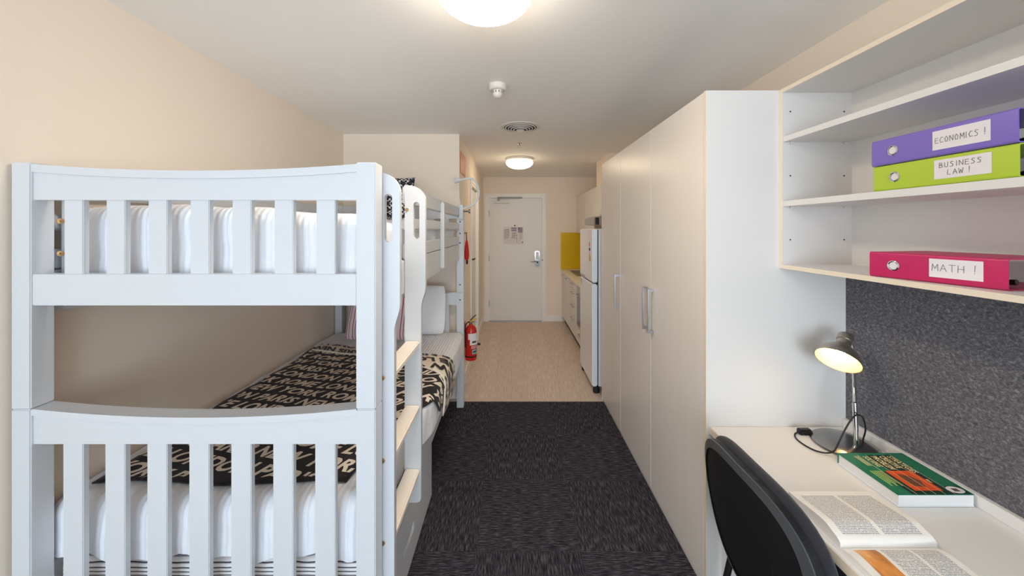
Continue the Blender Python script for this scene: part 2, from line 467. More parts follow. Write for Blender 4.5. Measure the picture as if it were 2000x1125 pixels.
# text as 2-D triangles, cut into a fine grid so it can follow a surface
def text_bm(body, size, xs=1.0, bold=0.0, shear=0.0, align='LEFT', spacing=1.0, cut=None):
    c = bpy.data.curves.new('t', 'FONT'); c.body = body; c.size = size; c.offset = bold; c.shear = shear
    c.align_x = align; c.space_character = spacing; c.resolution_u = 3
    o = bpy.data.objects.new('t', c); COL.objects.link(o)
    bpy.context.view_layer.update()
    dg = bpy.context.evaluated_depsgraph_get(); me = bpy.data.meshes.new_from_object(o.evaluated_get(dg))
    bm = bmesh.new(); bm.from_mesh(me)
    bpy.data.objects.remove(o); bpy.data.curves.remove(c); bpy.data.meshes.remove(me)
    bmesh.ops.scale(bm, vec=(xs, 1, 1), verts=bm.verts)
    bmesh.ops.triangulate(bm, faces=bm.faces)
    if cut:
        xsn = [v.co.x for v in bm.verts]; ysn = [v.co.y for v in bm.verts]
        if xsn:
            for ax, lo, hi in ((0, min(xsn), max(xsn)), (1, min(ysn), max(ysn))):
                k = lo + cut
                while k < hi:
                    co = (k, 0, 0) if ax == 0 else (0, k, 0); no = (1, 0, 0) if ax == 0 else (0, 1, 0)
                    bmesh.ops.bisect_plane(bm, geom=bm.verts[:] + bm.edges[:] + bm.faces[:], plane_co=co, plane_no=no)
                    k += cut
    return bm
def add_text(mb, body, size, place, keep=None, **kw):
    """place(x, y) -> 3-D point; appended to mb"""
    bm = text_bm(body, size, **kw); mp = {}
    for f in bm.faces:
        c = f.calc_center_median()
        if keep and not keep(c.x, c.y): continue
        vs = []
        for v in f.verts:
            if v.index not in mp: mp[v.index] = mb.bm.verts.new(place(v.co.x, v.co.y))
            vs.append(mp[v.index])
        try: nf = mb.bm.faces.new(vs); nf.material_index = mb.mi
        except ValueError: pass
    bm.free()

STROKES = {
 'A': [[(0, 0), (.45, 1), (.95, 0)], [(.2, .38), (.78, .38)]], 'B': [[(0, 0), (0.02, 1), (.6, .95), (.62, .6), (.05, .52), (.75, .45), (.75, .08), (0, 0)]],
 'C': [[(.85, .9), (.4, 1), (.02, .55), (.25, .03), (.85, .1)]], 'D': [[(0, 0), (0, 1), (.6, .85), (.75, .4), (.4, 0), (0, 0)]],
 'E': [[(.8, .95), (.05, .95), (0, 0.02), (.85, 0)], [(0, .5), (.7, .52)]], 'H': [[(0, 0), (0.03, 1)], [(.85, 0), (.85, 1)], [(0, .5), (.9, .48)]],
 'I': [[(0.2, 0), (0.2, 1)]], 'L': [[(0.1, 1), (0, .05), (.75, 0)]], 'M': [[(0, 0), (.12, 1), (.5, .35), (.92, 1), (1, 0)]],
 'N': [[(0, 0), (0, 1), (.8, 0.02), (.85, 1)]], 'O': [[(.4, 1), (.05, .6), (.2, .05), (.65, .05), (.82, .6), (.4, 1)]],
 'S': [[(.8, .95), (.3, 1), (.1, .75), (.7, .4), (.6, .05), (0, .02)]], 'T': [[(0, 1), (.95, 1)], [(.45, 1), (.48, 0)]],
 'U': [[(0, 1), (.05, .1), (.4, 0), (.75, .15), (.8, 1)]], 'W': [[(0, 1), (.22, 0), (.5, .7), (.75, 0), (1, 1)]],
 '!': [[(.25, 1.15), (.2, .3)], [(.19, .08), (.18, .0)]], ' ': []}
def strokes(mb, text, x, y, h, place, wd, adv=1.15, asp=0.62):
    for ch in text:
        for line in STROKES[ch]:
            for (a, b) in zip(line[:-1], line[1:]):
                p = Vector((x + a[0] * h * asp, y + a[1] * h)); q = Vector((x + b[0] * h * asp, y + b[1] * h))
                d = (q - p).normalized(); n = Vector((-d.y, d.x)) * wd / 2; p -= d * wd / 2; q += d * wd / 2
                mb.poly([place(*(p - n)), place(*(q - n)), place(*(q + n)), place(*(p + n))])
        x += h * asp * adv * (0.6 if ch in 'I! ' else 1.0) + h * 0.08

# ================================================================== THE ROOM
XL, XR = -1.525, 1.42       # side walls
YP = 3.30                   # partition facing the camera
XC = -0.474                 # corridor's left wall
YF = 6.06                   # far wall
ZC = 2.40
CARP = 3.235
sbox('floor', 'vinyl', XL - .1, XR + .1, CARP, YF + .1, -0.08, 0.0)
struct(MB().box(XL - .1, XR + .1, BACKY - .15, CARP, -0.08, 0.003).build('floor', 'carpet'))
sbox('ceiling', 'ceil', XL - .1, XR + .1, BACKY - .15, YF + .1, ZC, ZC + .1)
sbox('wall_left', 'wall', XL - .1, XL, BACKY - .15, YP + .1, 0.0, ZC)
sbox('wall_right', 'wall', XR, XR + .1, BACKY - .15, YF + .1, 0.0, ZC)
# partition (faces the bed) and the corridor wall with the bathroom door
sbox('wall_partition', 'wall', XL, XC, YP, YP + .1, 0.0, ZC)
BD0, BD1, BDH = 4.20, 5.04, 2.08       # bathroom door opening
mb = MB(); mb.box(XC - .1, XC, YP + .1, BD0, 0.0, ZC); mb.box(XC - .1, XC, BD1, YF, 0.0, ZC); mb.box(XC - .1, XC, BD0, BD1, BDH, ZC)
struct(mb.build('wall_corridor', 'wall'))
# far wall with entrance door opening
D0, D1, DH = -0.405, 0.535, 2.085
mb = MB(); mb.box(XC - .1, D0, YF, YF + .1, 0.0, ZC); mb.box(D1, XR, YF, YF + .1, 0.0, ZC); mb.box(D0, D1, YF, YF + .1, DH, ZC)
struct(mb.build('wall_far', 'wall'))
# window wall behind the camera
WX0, WX1, WZ0, WZ1 = -1.38, 1.28, 0.38, 2.32
mb = MB(); mb.box(XL, WX0, BACKY - .15, BACKY, 0.0, ZC); mb.box(WX1, XR, BACKY - .15, BACKY, 0.0, ZC)
mb.box(WX0, WX1, BACKY - .15, BACKY, 0.0, WZ0); mb.box(WX0, WX1, BACKY - .15, BACKY, WZ1, ZC)
struct(mb.build('wall_back', 'wall'))
wf = struct(MB().box(WX0, WX0 + .05, BACKY - .1, BACKY - .04, WZ0, WZ1).box(WX1 - .05, WX1, BACKY - .1, BACKY - .04, WZ0, WZ1)
     .box(WX0 + .05, WX1 - .05, BACKY - .1, BACKY - .04, WZ0, WZ0 + .05).box(WX0 + .05, WX1 - .05, BACKY - .1, BACKY - .04, WZ1 - .05, WZ1)
     .box(-.075, -.025, BACKY - .1, BACKY - .04, WZ0 + .05, WZ1 - .05).build('window_1', 'alu'))
# ceiling box around the hood duct
sbox('trim_1', 'wall', 1.10, XR, 4.13, 4.70, 2.08, ZC)
# skirtings
sbox('baseboard_corridor', 'trim', XC, XC + .012, YP + .0, BD0 - .05, 0.0, 0.10)
sbox('baseboard_corridor', 'trim', XC, XC + .012, BD1 + .05, YF, 0.0, 0.10)
sbox('baseboard_far', 'trim', D1 + .04, 0.85, YF - .012, YF, 0.0, 0.10)
sbox('baseboard_far', 'trim', XC + .012, D0 - .04, YF - .012, YF, 0.0, 0.10)
sbox('baseboard_partition', 'trim', XL + .012, XC, YP - .012, YP, 0.003, 0.10)
sbox('baseboard_left', 'trim', XL, XL + .012, BACKY, YP, 0.003, 0.10)

# ---- entrance door
d1 = struct(MB().box(-0.375, 0.503, YF + .01, YF + .05, 0.008, 2.05, bev=.002).build('door_1', 'door'))
MB().box(D0, -0.378, YF - .012, YF + .1, 0.0, 2.053).box(0.506, D1, YF - .012, YF + .1, 0.0, 2.053).box(D0, D1, YF - .012, YF + .1, 2.053, DH).build('door_frame', 'trim', d1)
MB().box(D0 - .04, D0, YF - .02, YF - .001, 0, DH + .04, bev=.003).box(D1, D1 + .04, YF - .02, YF - .001, 0, DH + .04, bev=.003).box(D0, D1, YF - .02, YF - .001, DH, DH + .04, bev=.003).build('architrave', 'trim', d1)
for z in (1.80, 1.05, 0.30): MB().tube([(-0.378, YF - .004, z - .05), (-0.378, YF - .004, z + .05)], .008, 10).build('hinge', 'hook', d1)
MB().box(-0.30, -0.03, YF - .045, YF + .01, 1.965, 2.02, bev=.008).build('door_closer', 'offwhite', d1)
MB().box(-0.235, 0.18, YF - .06, YF - .04, 2.045, 2.068, bev=.004).box(-.23, -.20, YF - .055, YF - .03, 2.0, 2.05).build('closer_arm', 'grey_rim_ring2', d1)
lk = MB().box(0.39, 0.468, YF - .02, YF + .01, 0.915, 1.172, bev=.012).build('lock_plate', 'chrome', d1)
MB().box(0.402, 0.456, YF - .024, YF - .018, 1.04, 1.16, bev=.003).build('keypad_cover', 'white', lk)
MB().lathe([(0, 0), (.016, 0), (.016, .012), (0, .012)], (0.43, YF - .032, 0.985), (0, 1, 0), 16).build('keyhole', 'black', lk)
MB().tube([(0.43, YF - .02, 1.0), (0.43, YF - .06, 1.0), (0.40, YF - .065, 1.0), (0.315, YF - .065, 0.995)], .009, 8).build('lever_handle', 'alu', lk)
MB().lathe([(0, 0), (.012, 0), (.012, .006), (0, .008)], (0.055, YF + .01, 1.595), (0, -1, 0), 14).build('peephole', 'black', d1)
MB().box(-0.375, 0.503, YF - .03, YF + .1, 0.001, 0.007).build('threshold_strip', 'alu', d1)
MB().lathe([(0, 0), (.008, 0), (.008, .012), (0, .012)], (0.515, YF - .013, 1.02), (0, -1, 0), 10).build('door_bolt', 'black', d1)

def sheet(name, label, x0, x1, z0, z1, fill):
    t = thing(name, label, 'notice', ((x0 + x1) / 2, YF + .009, z0))
    MB().box(x0, x1, YF + .007, YF + .0095, z0, z1).build('paper_sheet', 'label', t)
    mb = MB(); fill(mb); mb.build('print', 'mauve', t)
def f1(mb):
    y = YF + .0068
    mb.m('mauve').box(-.005, .085, y - .0004, y, 1.535, 1.565); mb.box(-.005, .085, y - .0004, y, 1.50, 1.528)
    mb.m('ink')
    for k in range(9): mb.box(-.125, -.05, y - .0004, y, 1.525 - k * .018, 1.530 - k * .018)
    mb.box(-.05, -.046, y - .0004, y, 1.42, 1.55)
    for k in range(7): mb.box(.0 + .008 * (k < 5), .085 - .012 * (k % 3), y - .0004, y, 1.475 - k * .015, 1.480 - k * .015)
    mb.box(.088, .092, y - .0004, y, 1.31, 1.46)
def f2(mb):
    y = YF + .0068
    mb.m('mauve').box(.11, .185, y - .0004, y, 1.475, 1.565)
    mb.m('ink').box(.112, .125, y - .0004, y, 1.53, 1.56)
    for k in range(6): mb.box(.13, .18 - .01 * (k % 2), y - .0004, y, 1.455 - k * .017, 1.458 - k * .017)
sheet('notice_sheet', 'pale printed notice on the far door, wider left sheet with ruled lines', -.135, .095, 1.285, 1.575, f1)
sheet('notice_sheet', 'narrow printed notice on the far door with a mauve square, right of the wider sheet', .0975, .20, 1.285, 1.575, f2)
tag(MB().lathe([(0, 0), (.009, 0), (.007, .006), (0, .006)], (0.185, YF + .0065, 1.315), (0, -1, 0), 12).build('magnet', 'black'), 'small black round magnet at the lower right of the door notice', 'magnet', loc=(0.185, YF + .006, 1.315))

# ---- bathroom door in the corridor
d2 = struct(MB().box(XC - .06, XC - .02, BD0 + .03, BD1 - .03, .008, BDH - .03, bev=.002).build('door_2', 'door'))
MB().box(XC - .1, XC + .012, BD0, BD0 + .028, 0, BDH).box(XC - .1, XC + .012, BD1 - .028, BD1, 0, BDH).box(XC - .1, XC + .012, BD0 + .028, BD1 - .028, BDH - .028, BDH).build('door_frame', 'trim', d2)
MB().box(XC + .001, XC + .018, BD0 - .045, BD0, 0, BDH + .045, bev=.003).box(XC + .001, XC + .018, BD1, BD1 + .045, 0, BDH + .045, bev=.003).box(XC + .001, XC + .018, BD0, BD1, BDH, BDH + .045, bev=.003).build('architrave', 'trim', d2)
hd = MB().box(XC - .02, XC - .012, BD0 + .05, BD0 + .10, 1.10, 1.25, bev=.003).build('handle_plate', 'alu', d2)
MB().tube([(XC - .012, BD0 + .075, 1.18), (XC + .028, BD0 + .075, 1.18), (XC + .032, BD0 + .19, 1.18)], .009, 8).build('lever', 'black', hd)

# ---- door stop on the corridor skirting
ds = thing('door_stop', 'white door stop rod with black tip on the corridor wall behind the fire extinguisher', 'door stop', (XC, 4.1, .24))
MB().lathe([(0, 0), (.018, 0), (.018, .006), (.009, .012), (.009, .09), (0, .09)], (XC, 4.1, .24), (1, 0, 0), 14).build('rod', 'offwhite', ds)
MB().lathe([(0, .09), (.013, .09), (.013, .118), (.009, .123), (0, .123)], (XC, 4.1, .24), (1, 0, 0), 14).build('rubber_tip', 'black', ds)

# ================================================================== CEILING FITTINGS
def dome_lamp(x, y, label, glow):
    t = thing('ceiling_lamp', label, 'ceiling lamp', (x, y, ZC), 'round ceiling lamps')
    MB().lathe([(0, 0), (.160, 0), (.166, -.005), (.166, -.026), (.160, -.030), (0, -.030)], (x, y, ZC), n=40).build('rim', 'domerim', t)
    R = .166; prof = [(.158, -.030), (.164, -.040)] + [(R * math.cos(a), -.050 - .078 * math.sin(a)) for a in [i * PI / 2 / 12 for i in range(13)]]
    MB().lathe(prof, (x, y, ZC), n=40).build('glass_dome', glow, t)
    return t
dome_lamp(-0.091, 1.24, 'lit opal dome ceiling lamp nearest the camera, cut by the top edge of the photo', 'domeglow')
dome_lamp(0.097, 4.44, 'small looking lit opal dome ceiling lamp in the corridor before the far door', 'domewarm')

sd = thing('smoke_detector', 'white round smoke detector on the ceiling between the near lamp and the air vent', 'smoke detector', (-.083, 2.17, ZC))
MB().lathe([(0, 0), (.052, 0), (.052, -.03), (.046, -.036), (0, -.036)], (-.083, 2.17, ZC), n=28).build('base', 'offwhite', sd)
MB().lathe([(.03, -.036), (.03, -.058), (.024, -.07), (.014, -.078), (0, -.08)], (-.083, 2.17, ZC), n=24).build('sensor_cap', 'offwhite', sd)
mb = MB()
for k in range(10):
    a = k * 2 * PI / 10; mb.box(-.0305, .0305, -.002, .002, -.053, -.040, mtx=Matrix.Translation((-.083, 2.17, ZC)) @ Matrix.Rotation(a, 4, 'Z'))
mb.build('sensor_slots', 'dark', sd)

vt = thing('ceiling_vent', 'round white ceiling air vent with concentric rings above the carpet edge', 'vent', (.075, 3.07, ZC))
MB().lathe([(.166, 0), (.166, -.004), (.150, -.009), (.139, -.008), (.139, 0)], (.075, 3.07, ZC), n=44).build('flange', 'offwhite', vt)
MB().lathe([(0, -.0015), (.140, -.0015)], (.075, 3.07, ZC), n=44).build('duct_opening', 'dark', vt)
for k, r in enumerate((.126, .103, .080, .057)):
    z = -.0085 - .0048 * k
    MB().lathe([(r + .0045, z + .001), (r + .004, z - .0025), (r - .0045, z - .004), (r - .004, z), (r + .0045, z + .001)], (.075, 3.07, ZC), n=44).build('ring', 'offwhite', vt)
MB().lathe([(0, -.031), (.034, -.029), (.036, -.027), (.034, -.026), (0, -.026)], (.075, 3.07, ZC), n=24).build('centre_disc', 'offwhite', vt)

sp = thing('sprinkler_head', 'tiny metal fire sprinkler head on the ceiling behind the round vent', 'sprinkler', (.08, 3.66, ZC))
MB().lathe([(0, 0), (.022, 0), (.020, -.005), (.006, -.007), (.006, -.022), (0, -.022)], (.08, 3.66, ZC), n=16).build('body', 'hook', sp)
MB().tube([(.07, 3.66, ZC - .02), (.066, 3.66, ZC - .032), (.078, 3.66, ZC - .043), (.08, 3.66, ZC - .045), (.082, 3.66, ZC - .043), (.094, 3.66, ZC - .032), (.09, 3.66, ZC - .02), (.08, 3.66, ZC - .018)], .002, 6).build('frame_arms', 'hook', sp)
MB().lathe([(0, -.045), (.014, -.045), (.014, -.048), (0, -.048)], (.08, 3.66, ZC), n=14).build('deflector', 'hook', sp)

# ================================================================== BUNK BED
BX0, BX1 = -1.515, -0.412
PY0, PY1 = 1.10, 1.16
FY0, FY1 = 3.12, 3.18
bed = thing('bunk_bed', 'white painted wooden bunk bed with ladder along the left wall', 'bunk bed', (-.96, 2.14, 0.003))
PW = .062
for y0, y1 in ((PY0, PY1), (FY0, FY1)):
    for x0 in (BX0, BX1 - PW * .95):
        x1 = x0 + PW * .95
        MB().box(x0, x1, y0, y1, 0.003, 0.9925, bev=.003).box(x0, x1, y0, y1, 0.9935, 1.742, bev=.003).build('post', 'bed', bed)
PIL, PIR = BX0 + PW * .95, BX1 - PW * .95   # inner faces
def curved_rail(y0, y1, zb, ze, zm, groove):
    n = 28; o = [(PIL, zb), (PIR, zb)]
    for i in range(n + 1):
        t = i / n; x = PIR + (PIL - PIR) * t; o.append((x, zm + (ze - zm) * (2 * t - 1) ** 2))
    mb = MB(); mb.prism(o, 1, y0 + .004, y1)
    # raised cap moulding following the curve
    for ya, yb in ((y0 - .001, y0 + .004),):
        o2 = []
        for i in range(n + 1):
            t = i / n; x = PIR + (PIL - PIR) * t; o2.append((x, zm + (ze - zm) * (2 * t - 1) ** 2))
        o3 = [(x, z - groove) for x, z in reversed(o2)]
        mb.prism(o2 + o3, 1, ya, yb)
    return mb
SLX = [-1.37 + .1287 * k for k in range(7)]
for near, (y0, y1) in ((True, (PY0 + .004, PY1 - .018)), (False, (FY0 + .012, FY1 - .006))):
    curved_rail(y0, y1, 1.628, 1.737, 1.717, .024).build('curved_top_rail', 'bed', bed, angle=25)
    MB().box(PIL, PIR, y0, y1, 1.307, 1.402, bev=.002).build('end_rail', 'bed', bed)
    curved_rail(y0, y1 + .015, .884, .993, .967, .020).build('curved_top_rail', 'bed', bed, angle=25)
    MB().box(PIL, PIR, y0, y1, .28, .38, bev=.002).build('end_rail', 'bed', bed)
    ys = y0 + .009
    for x in SLX:
        MB().box(x, x + .058, ys, ys + .018, 1.40, 1.632, bev=.002).build('upper_slat', 'bed', bed)
        MB().box(x - .004, x + .058, ys, ys + .018, .378, .888, bev=.002).build('lower_slat', 'bed', bed)
# side boards and guard rails
SY0, SY1 = PY1, FY0
for nm, x0, x1 in (('aisle', -.47, -.448), ('wall', -1.506, -1.484)):
    MB().box(x0, x1, SY0, SY1, 1.27, 1.407, bev=.003).build('upper_side_board', 'bed', bed)
    MB().box(x0, x1, SY0, SY1, .335, .465, bev=.003).build('lower_side_board', 'bed', bed)
    g0 = 1.56 if nm == 'aisle' else SY0
    MB().box(x0, x1, g0, SY1, 1.410, 1.475, bev=.004).build('guard_board', 'bed', bed)
    MB().box(x0, x1, g0, SY1, 1.535, 1.588, bev=.006).build('guard_rail', 'bed', bed)
    MB().box(x0, x1, g0, SY1, 1.645, 1.725, bev=.006).build('guard_rail', 'bed', bed)
for y in (2.28,):
    MB().box(-.447, -.424, y, y + .055, 1.285, 1.712, bev=.009, seg=3).build('guard_upright', 'bed', bed)
    MB().box(-1.483, -1.462, y, y + .055, 1.285, 1.712, bev=.009, seg=3).build('guard_upright', 'bed', bed)
MB().box(-1.483, -1.462, 1.19, 1.245, 1.285, 1.712, bev=.009, seg=3).build('guard_upright', 'bed', bed)
# slatted bases
for z in (1.311, .362):
    MB().box(-1.484, -.47, SY0 + .005, SY1 - .005, z, z + .02).build('bed_base', 'wood', bed)
# ladder stiles: boards facing the end of the bed, with a hand slot and a waist
def stile(y):
    xl, xr, xr2 = -.4465, -.360, -.378
    zt, zb = 1.722, .395
    o = [(xl, zb)]
    for i in range(7):
        a = -PI / 2 + PI / 2 * i / 6; o.append((xr2 - .02 + .02 * math.cos(a), zb + .02 + .02 * math.sin(a)))
    for i in range(9):
        t = i / 8; o.append((xr2 + (xr - xr2) * smooth01(t), 1.21 + .085 * t))
    R = .068
    for i in range(11):
        a = PI / 2 * i / 10; o.append((xr - R + R * math.cos(a), zt - R + R * math.sin(a)))
    o.append((xl, zt))
    # slot
    sx, r = -.3975, .0125; s0, s1 = 1.51, 1.64
    slot = [(sx + r * math.cos(a), s1 + r * math.sin(a)) for a in [PI * i / 8 for i in range(9)]] + \
           [(sx + r * math.cos(a), s0 + r * math.sin(a)) for a in [PI + PI * i / 8 for i in range(9)]]
    bm = bmesh.new(); th = .022
    def loop(pts):
        vs = [bm.verts.new((p[0], y, p[1])) for p in pts]
        return [bm.edges.new((vs[i], vs[(i + 1) % len(vs)])) for i in range(len(vs))]
    e = loop(o) + loop(slot)
    bmesh.ops.triangle_fill(bm, use_beauty=True, use_dissolve=False, edges=e)
    r_ = bmesh.ops.extrude_face_region(bm, geom=bm.faces[:])
    bmesh.ops.translate(bm, vec=(0, th, 0), verts=[v for v in r_['geom'] if isinstance(v, bmesh.types.BMVert)])
    mb = MB(); mb.bm.free(); mb.bm = bm
    return mb
for y in (1.172, 1.520):
    st = stile(y).build('ladder_stile', 'bed', bed, angle=30)
    for z in (1.06, .793, .527):
        MB().lathe([(0, 0), (.0075, 0), (.0075, .003), (.003, .004), (0, .003)], (-.415, y, z), (0, -1, 0), 14).build('bolt', 'brass', st)
    if y > 1.5: MB().lathe([(0, 0), (.0075, 0), (.0075, .003), (.003, .004), (0, .003)], (-.437, y, 1.62), (0, -1, 0), 14).build('bolt', 'brass', st)
for z in (1.06, .793, .527):
    MB().box(-.443, -.383, 1.194, 1.520, z - .011, z + .011, bev=.004).build('ladder_rung', 'rung', bed)
for x, y, z in ((-1.452, 1.163, 1.46), (-1.452, 1.163, 1.565)):
    MB().lathe([(0, 0), (.009, 0), (.009, .004), (.003, .005), (0, .003)], (-1.4615, 1.178, z), (1, -.9, 0), 14).build('bolt', 'brass', bed)
for z in (1.0 + .06, .93):
    MB().lathe([(0, 0), (.006, 0), (.005, .003), (0, .003)], (BX1 - .03, FY0, z), (0, -1, 0), 12).build('bolt', 'black', bed)
for z in (1.60, 1.50, 1.42):
    MB().lathe([(0, 0), (.006, 0), (.005, .003), (0, .003)], (BX1 - .03, FY0, z), (0, -1, 0), 12).build('bolt', 'black', bed)

# ---- storage drawer below
dr = thing('underbed_drawer', 'white wheeled storage drawer under the lower bunk with a slot handle', 'drawer', (-.6, 1.65, 0.003))
mb = MB()
FX0, FX1 = -.477, -.459
slotz0, slotz1, sl0, sl1 = .130, .170, 1.54, 1.71
mb.box(FX0, FX1, 1.22, sl0, .012, .305); mb.box(FX0, FX1, sl1, 2.09, .012, .305)
mb.box(FX0, FX1, sl0, sl1, .012, slotz0); mb.box(FX0, FX1, sl0, sl1, slotz1, .305)
mb.build('front_panel', 'bed', dr)
MB().box(-1.2, FX0, 1.24, 1.255, .03, .27).box(-1.2, FX0, 2.055, 2.07, .03, .27).box(-1.2, -1.185, 1.255, 2.055, .03, .27).box(-1.185, FX0, 1.255, 2.055, .03, .04).build('drawer_box', 'wood', dr)
for x in (-1.1, -.6):
    for y in (1.3, 2.0): MB().lathe([(0, -.01), (.014, -.01), (.014, .01), (0, .01)], (x, y, .017), (0, 1, 0), 14).build('wheel', 'black', dr)

# ---- bedding, upper bunk
tag(soft_box(-1.478, -.476, 1.178, 3.10, 1.333, 1.364, .012, .06, .001).build('mattress', 'ticking'), 'thin mattress on the top bunk beneath the puffy white quilt', 'mattress', loc=(-.98, 2.1, 1.333))
def upwarp(q):
    # softer and higher towards the middle
    k = smooth01((q.z - 1.5) / .08); q = q.copy()
    q.z += k * (.014 * math.sin(q.x * 5 + 1) + .018 * math.sin(q.y * 3.1 + q.x * 2)); return q
uq = soft_box(-1.455, -.482, 1.172, 3.06, 1.374, 1.590, .05, .03, .009, 6.5, warp=upwarp, seed=7, rb=.015)
tag(uq.build('quilt', 'linen'), 'puffy white quilt filling the top bunk behind the end slats', 'quilt', loc=(-.98, 2.1, 1.374))
mt = Matrix.Translation((-.985, 2.87, 1.785)) @ Matrix.Rotation(-.12, 4, 'X') @ Matrix.Rotation(.0, 4, 'Z')
tag(cushion(.44, .33, .10, mt, ear=1).build('cushion', 'hound'), 'navy and white checked cushion propped at the far end of the top bunk', 'cushion', loc=(-.985, 2.87, 1.60))

# ---- bedding, lower bunk
ZT = .665; XE = -.478; RR = .055
def bulge(y): return .072 * smooth01((y - 1.62) / .3)
def lowwarp(q):
    q = q.copy(); k = smooth01((q.x + .80) / .30); q.x += bulge(q.y) * k
    if q.z < .6 and q.x > -.6: q.x -= .02 * smooth01((.6 - q.z) / .1) * 0
    return q
def crease(q, amp=.006, freq=5.5, seed=2.0):
    return (noise.noise(q * freq + Vector((seed, seed, 0))) + 0.5 * noise.noise(q * freq * 2.3 + Vector((seed, 3, 0)))) * amp
tag(soft_box(-1.478, -.476, 1.182, 3.10, .384, .462, .03, .03, .002).build('mattress', 'ticking'), 'grey and white striped mattress edge on the lower bunk below the white sheet', 'mattress', loc=(-.98, 2.1, .384))
def sheetwarp(q):
    q = lowwarp(q)
    if q.z < .54: q.z += (.010 * math.sin(q.x * 17) + .008 * math.sin(q.x * 41 + 1)) * smooth01((.54 - q.z) / .06) * smooth01((1.3 - q.y) / .05) + .006 * smooth01((.54 - q.z) / .06)
    if q.y < 1.2 and q.z < .62: q.y -= .006 * (math.sin(q.x * 23) + 1) * smooth01((.62 - q.z) / .1) * .5
    return q
lq = soft_box(-1.515, XE, 1.168, 3.112, .470, ZT, RR, .028, .006, 5.5, warp=sheetwarp, seed=2.0, rb=.008)
tag(lq.build('quilt', 'linen'), 'white ribbed quilt tucked over the lower bunk under the lettered throw', 'quilt', loc=(-.98, 2.1, .470))

def drape(a, y, off=.012):
    """cloth coordinate a (along x) -> point lying on the lower quilt"""
    r = RR; e = XE - r
    if a <= e: q = Vector((a, y, ZT)); n = Vector((0, 0, 1))
    elif a <= e + r * PI / 2:
        t = (a - e) / r; n = Vector((math.sin(t), 0, math.cos(t))); q = Vector((e, y, ZT - r)) + n * r
    else:
        n = Vector((1, 0, 0)); q = Vector((XE, y, ZT - r - (a - e - r * PI / 2)))
    q = q + n * (crease(q) + off)
    return lowwarp(q)
# corners of the throw in cloth coordinates
TA = (-1.43, 1.235); TB = (-.565, 1.245); TC = (-.36, 2.36); TD = (-1.44, 2.66)
def right_edge(y):
    if y < 1.90: return TB[0] + (-.475 - TB[0]) * (y - 1.24) / .66
    if y < 2.02: return -.475 + .115 * (y - 1.90) / .12
    return -.36
def inquad(x, y, m=0.0):
    u = (x - TA[0]) / (right_edge(y) - TA[0])
    far = TD[1] + (TC[1] - TD[1]) * u
    return TA[0] + m < x < right_edge(y) - m and 1.25 + m < y < far - m
def throw_pt(u, v, off):
    y0, y1 = 1.238 + .012 * math.sin(u * 9), TD[1] + (TC[1] - TD[1]) * u
    y = y0 + (y1 - y0) * v
    xl = TA[0] + .015 * math.sin(v * 11)
    xr = right_edge(y)
    return drape(xl + (xr - xl) * u, y, off)
th = thing('throw_blanket', 'black throw with cream city names spread over the lower bunk', 'throw', (-.98, 1.9, ZT))
mb = MB(); rows = [[throw_pt(i / 44, j / 56, .012) for j in range(57)] for i in range(45)]
mb.grid(rows); mb.build('cloth', 'throw', th, angle=80)
mod = th.children[0].modifiers.new('thick', 'SOLIDIFY'); mod.thickness = .006; mod.offset = -1
mb = MB(); ang = -math.radians(13); ca, sa = math.cos(ang), math.sin(ang)
words = 'LONDON PARIS NEW YORK ROME '
for k in range(22):
    line = (words * 3)[(k * 7) % 27:][:36]
    oy = 1.02 + k * .0965
    def pl(x, y, oy=oy):
        X = -1.62 + x * ca - y * sa; Y = oy + .12 + x * sa + y * ca
        return X, Y
    add_text(mb, line, .090, (lambda x, y: drape(*pl(x, y), .0145)), keep=(lambda x, y: inquad(*pl(x, y), .012)), xs=.98, bold=.003, shear=.25, cut=.024, spacing=1.04)
mb.build('lettering', 'throwtext', th, recalc=False, smooth=False)
# folded-back hem showing the cream reverse
def fold_pt(u, v, off):
    ya = TD[1] + (TC[1] - TD[1]) * u; w_ = .10 + .20 * smooth01((u - .5) / .5)
    y = ya - w_ + (w_ + .03) * v
    a = TA[0] + .02 + (-.335 - TA[0]) * u
    return drape(a, y, off + .004 * math.sin(v * PI))
mb = MB(); mb.grid([[fold_pt(i / 40, j / 10, .022) for j in range(11)] for i in range(41)])
fo = mb.build('folded_hem', 'throwtext', th, angle=80)
fo['label'] = 'cream reverse side with black letters'
mod = fo.modifiers.new('thick', 'SOLIDIFY'); mod.thickness = .005; mod.offset = -1
mb = MB()
def fold_in(a, y):
    u = (a - TA[0] - .02) / (-.335 - TA[0] )
    if u < .01 or u > .99: return False
    ya = TD[1] + (TC[1] - TD[1]) * u; w_ = .10 + .20 * smooth01((u - .5) / .5)
    return ya - w_ + .008 < y < ya + .022
for k in range(7):
    line = (words * 3)[(k * 11) % 27:][:30]; oy = 2.02 + k * .10
    def pl2(x, y, oy=oy):
        # mirrored, upside-down reverse print
        return -.30 - x * ca + y * sa * -1, oy + .10 + x * .27 - y
    add_text(mb, line, .10, (lambda x, y: drape(*pl2(x, y), .029)), keep=(lambda x, y: fold_in(*pl2(x, y))), xs=.92, bold=.004, cut=.024)
mb.build('reverse_lettering', 'throw', fo, recalc=False, smooth=False)

mt = Matrix.Translation((-1.02, 2.86, .875)) @ Matrix.Rotation(-.42, 4, 'X')
tag(cushion(.52, .40, .13, mt, p=3).build('pillow', 'redstripe'), 'pillow in thin red and black stripes leaning at the far end of the lower bunk', 'pillow', loc=(-1.02, 2.82, .70))
mt = Matrix.Translation((-.90, 3.015, .87)) @ Matrix.Rotation(-.14, 4, 'X')
tag(cushion(.70, .40, .10, mt, p=3).build('pillow', 'linenplain'), 'plain white pillow standing against the far end slats behind the striped pillow', 'pillow', loc=(-.90, 3.03, .70))

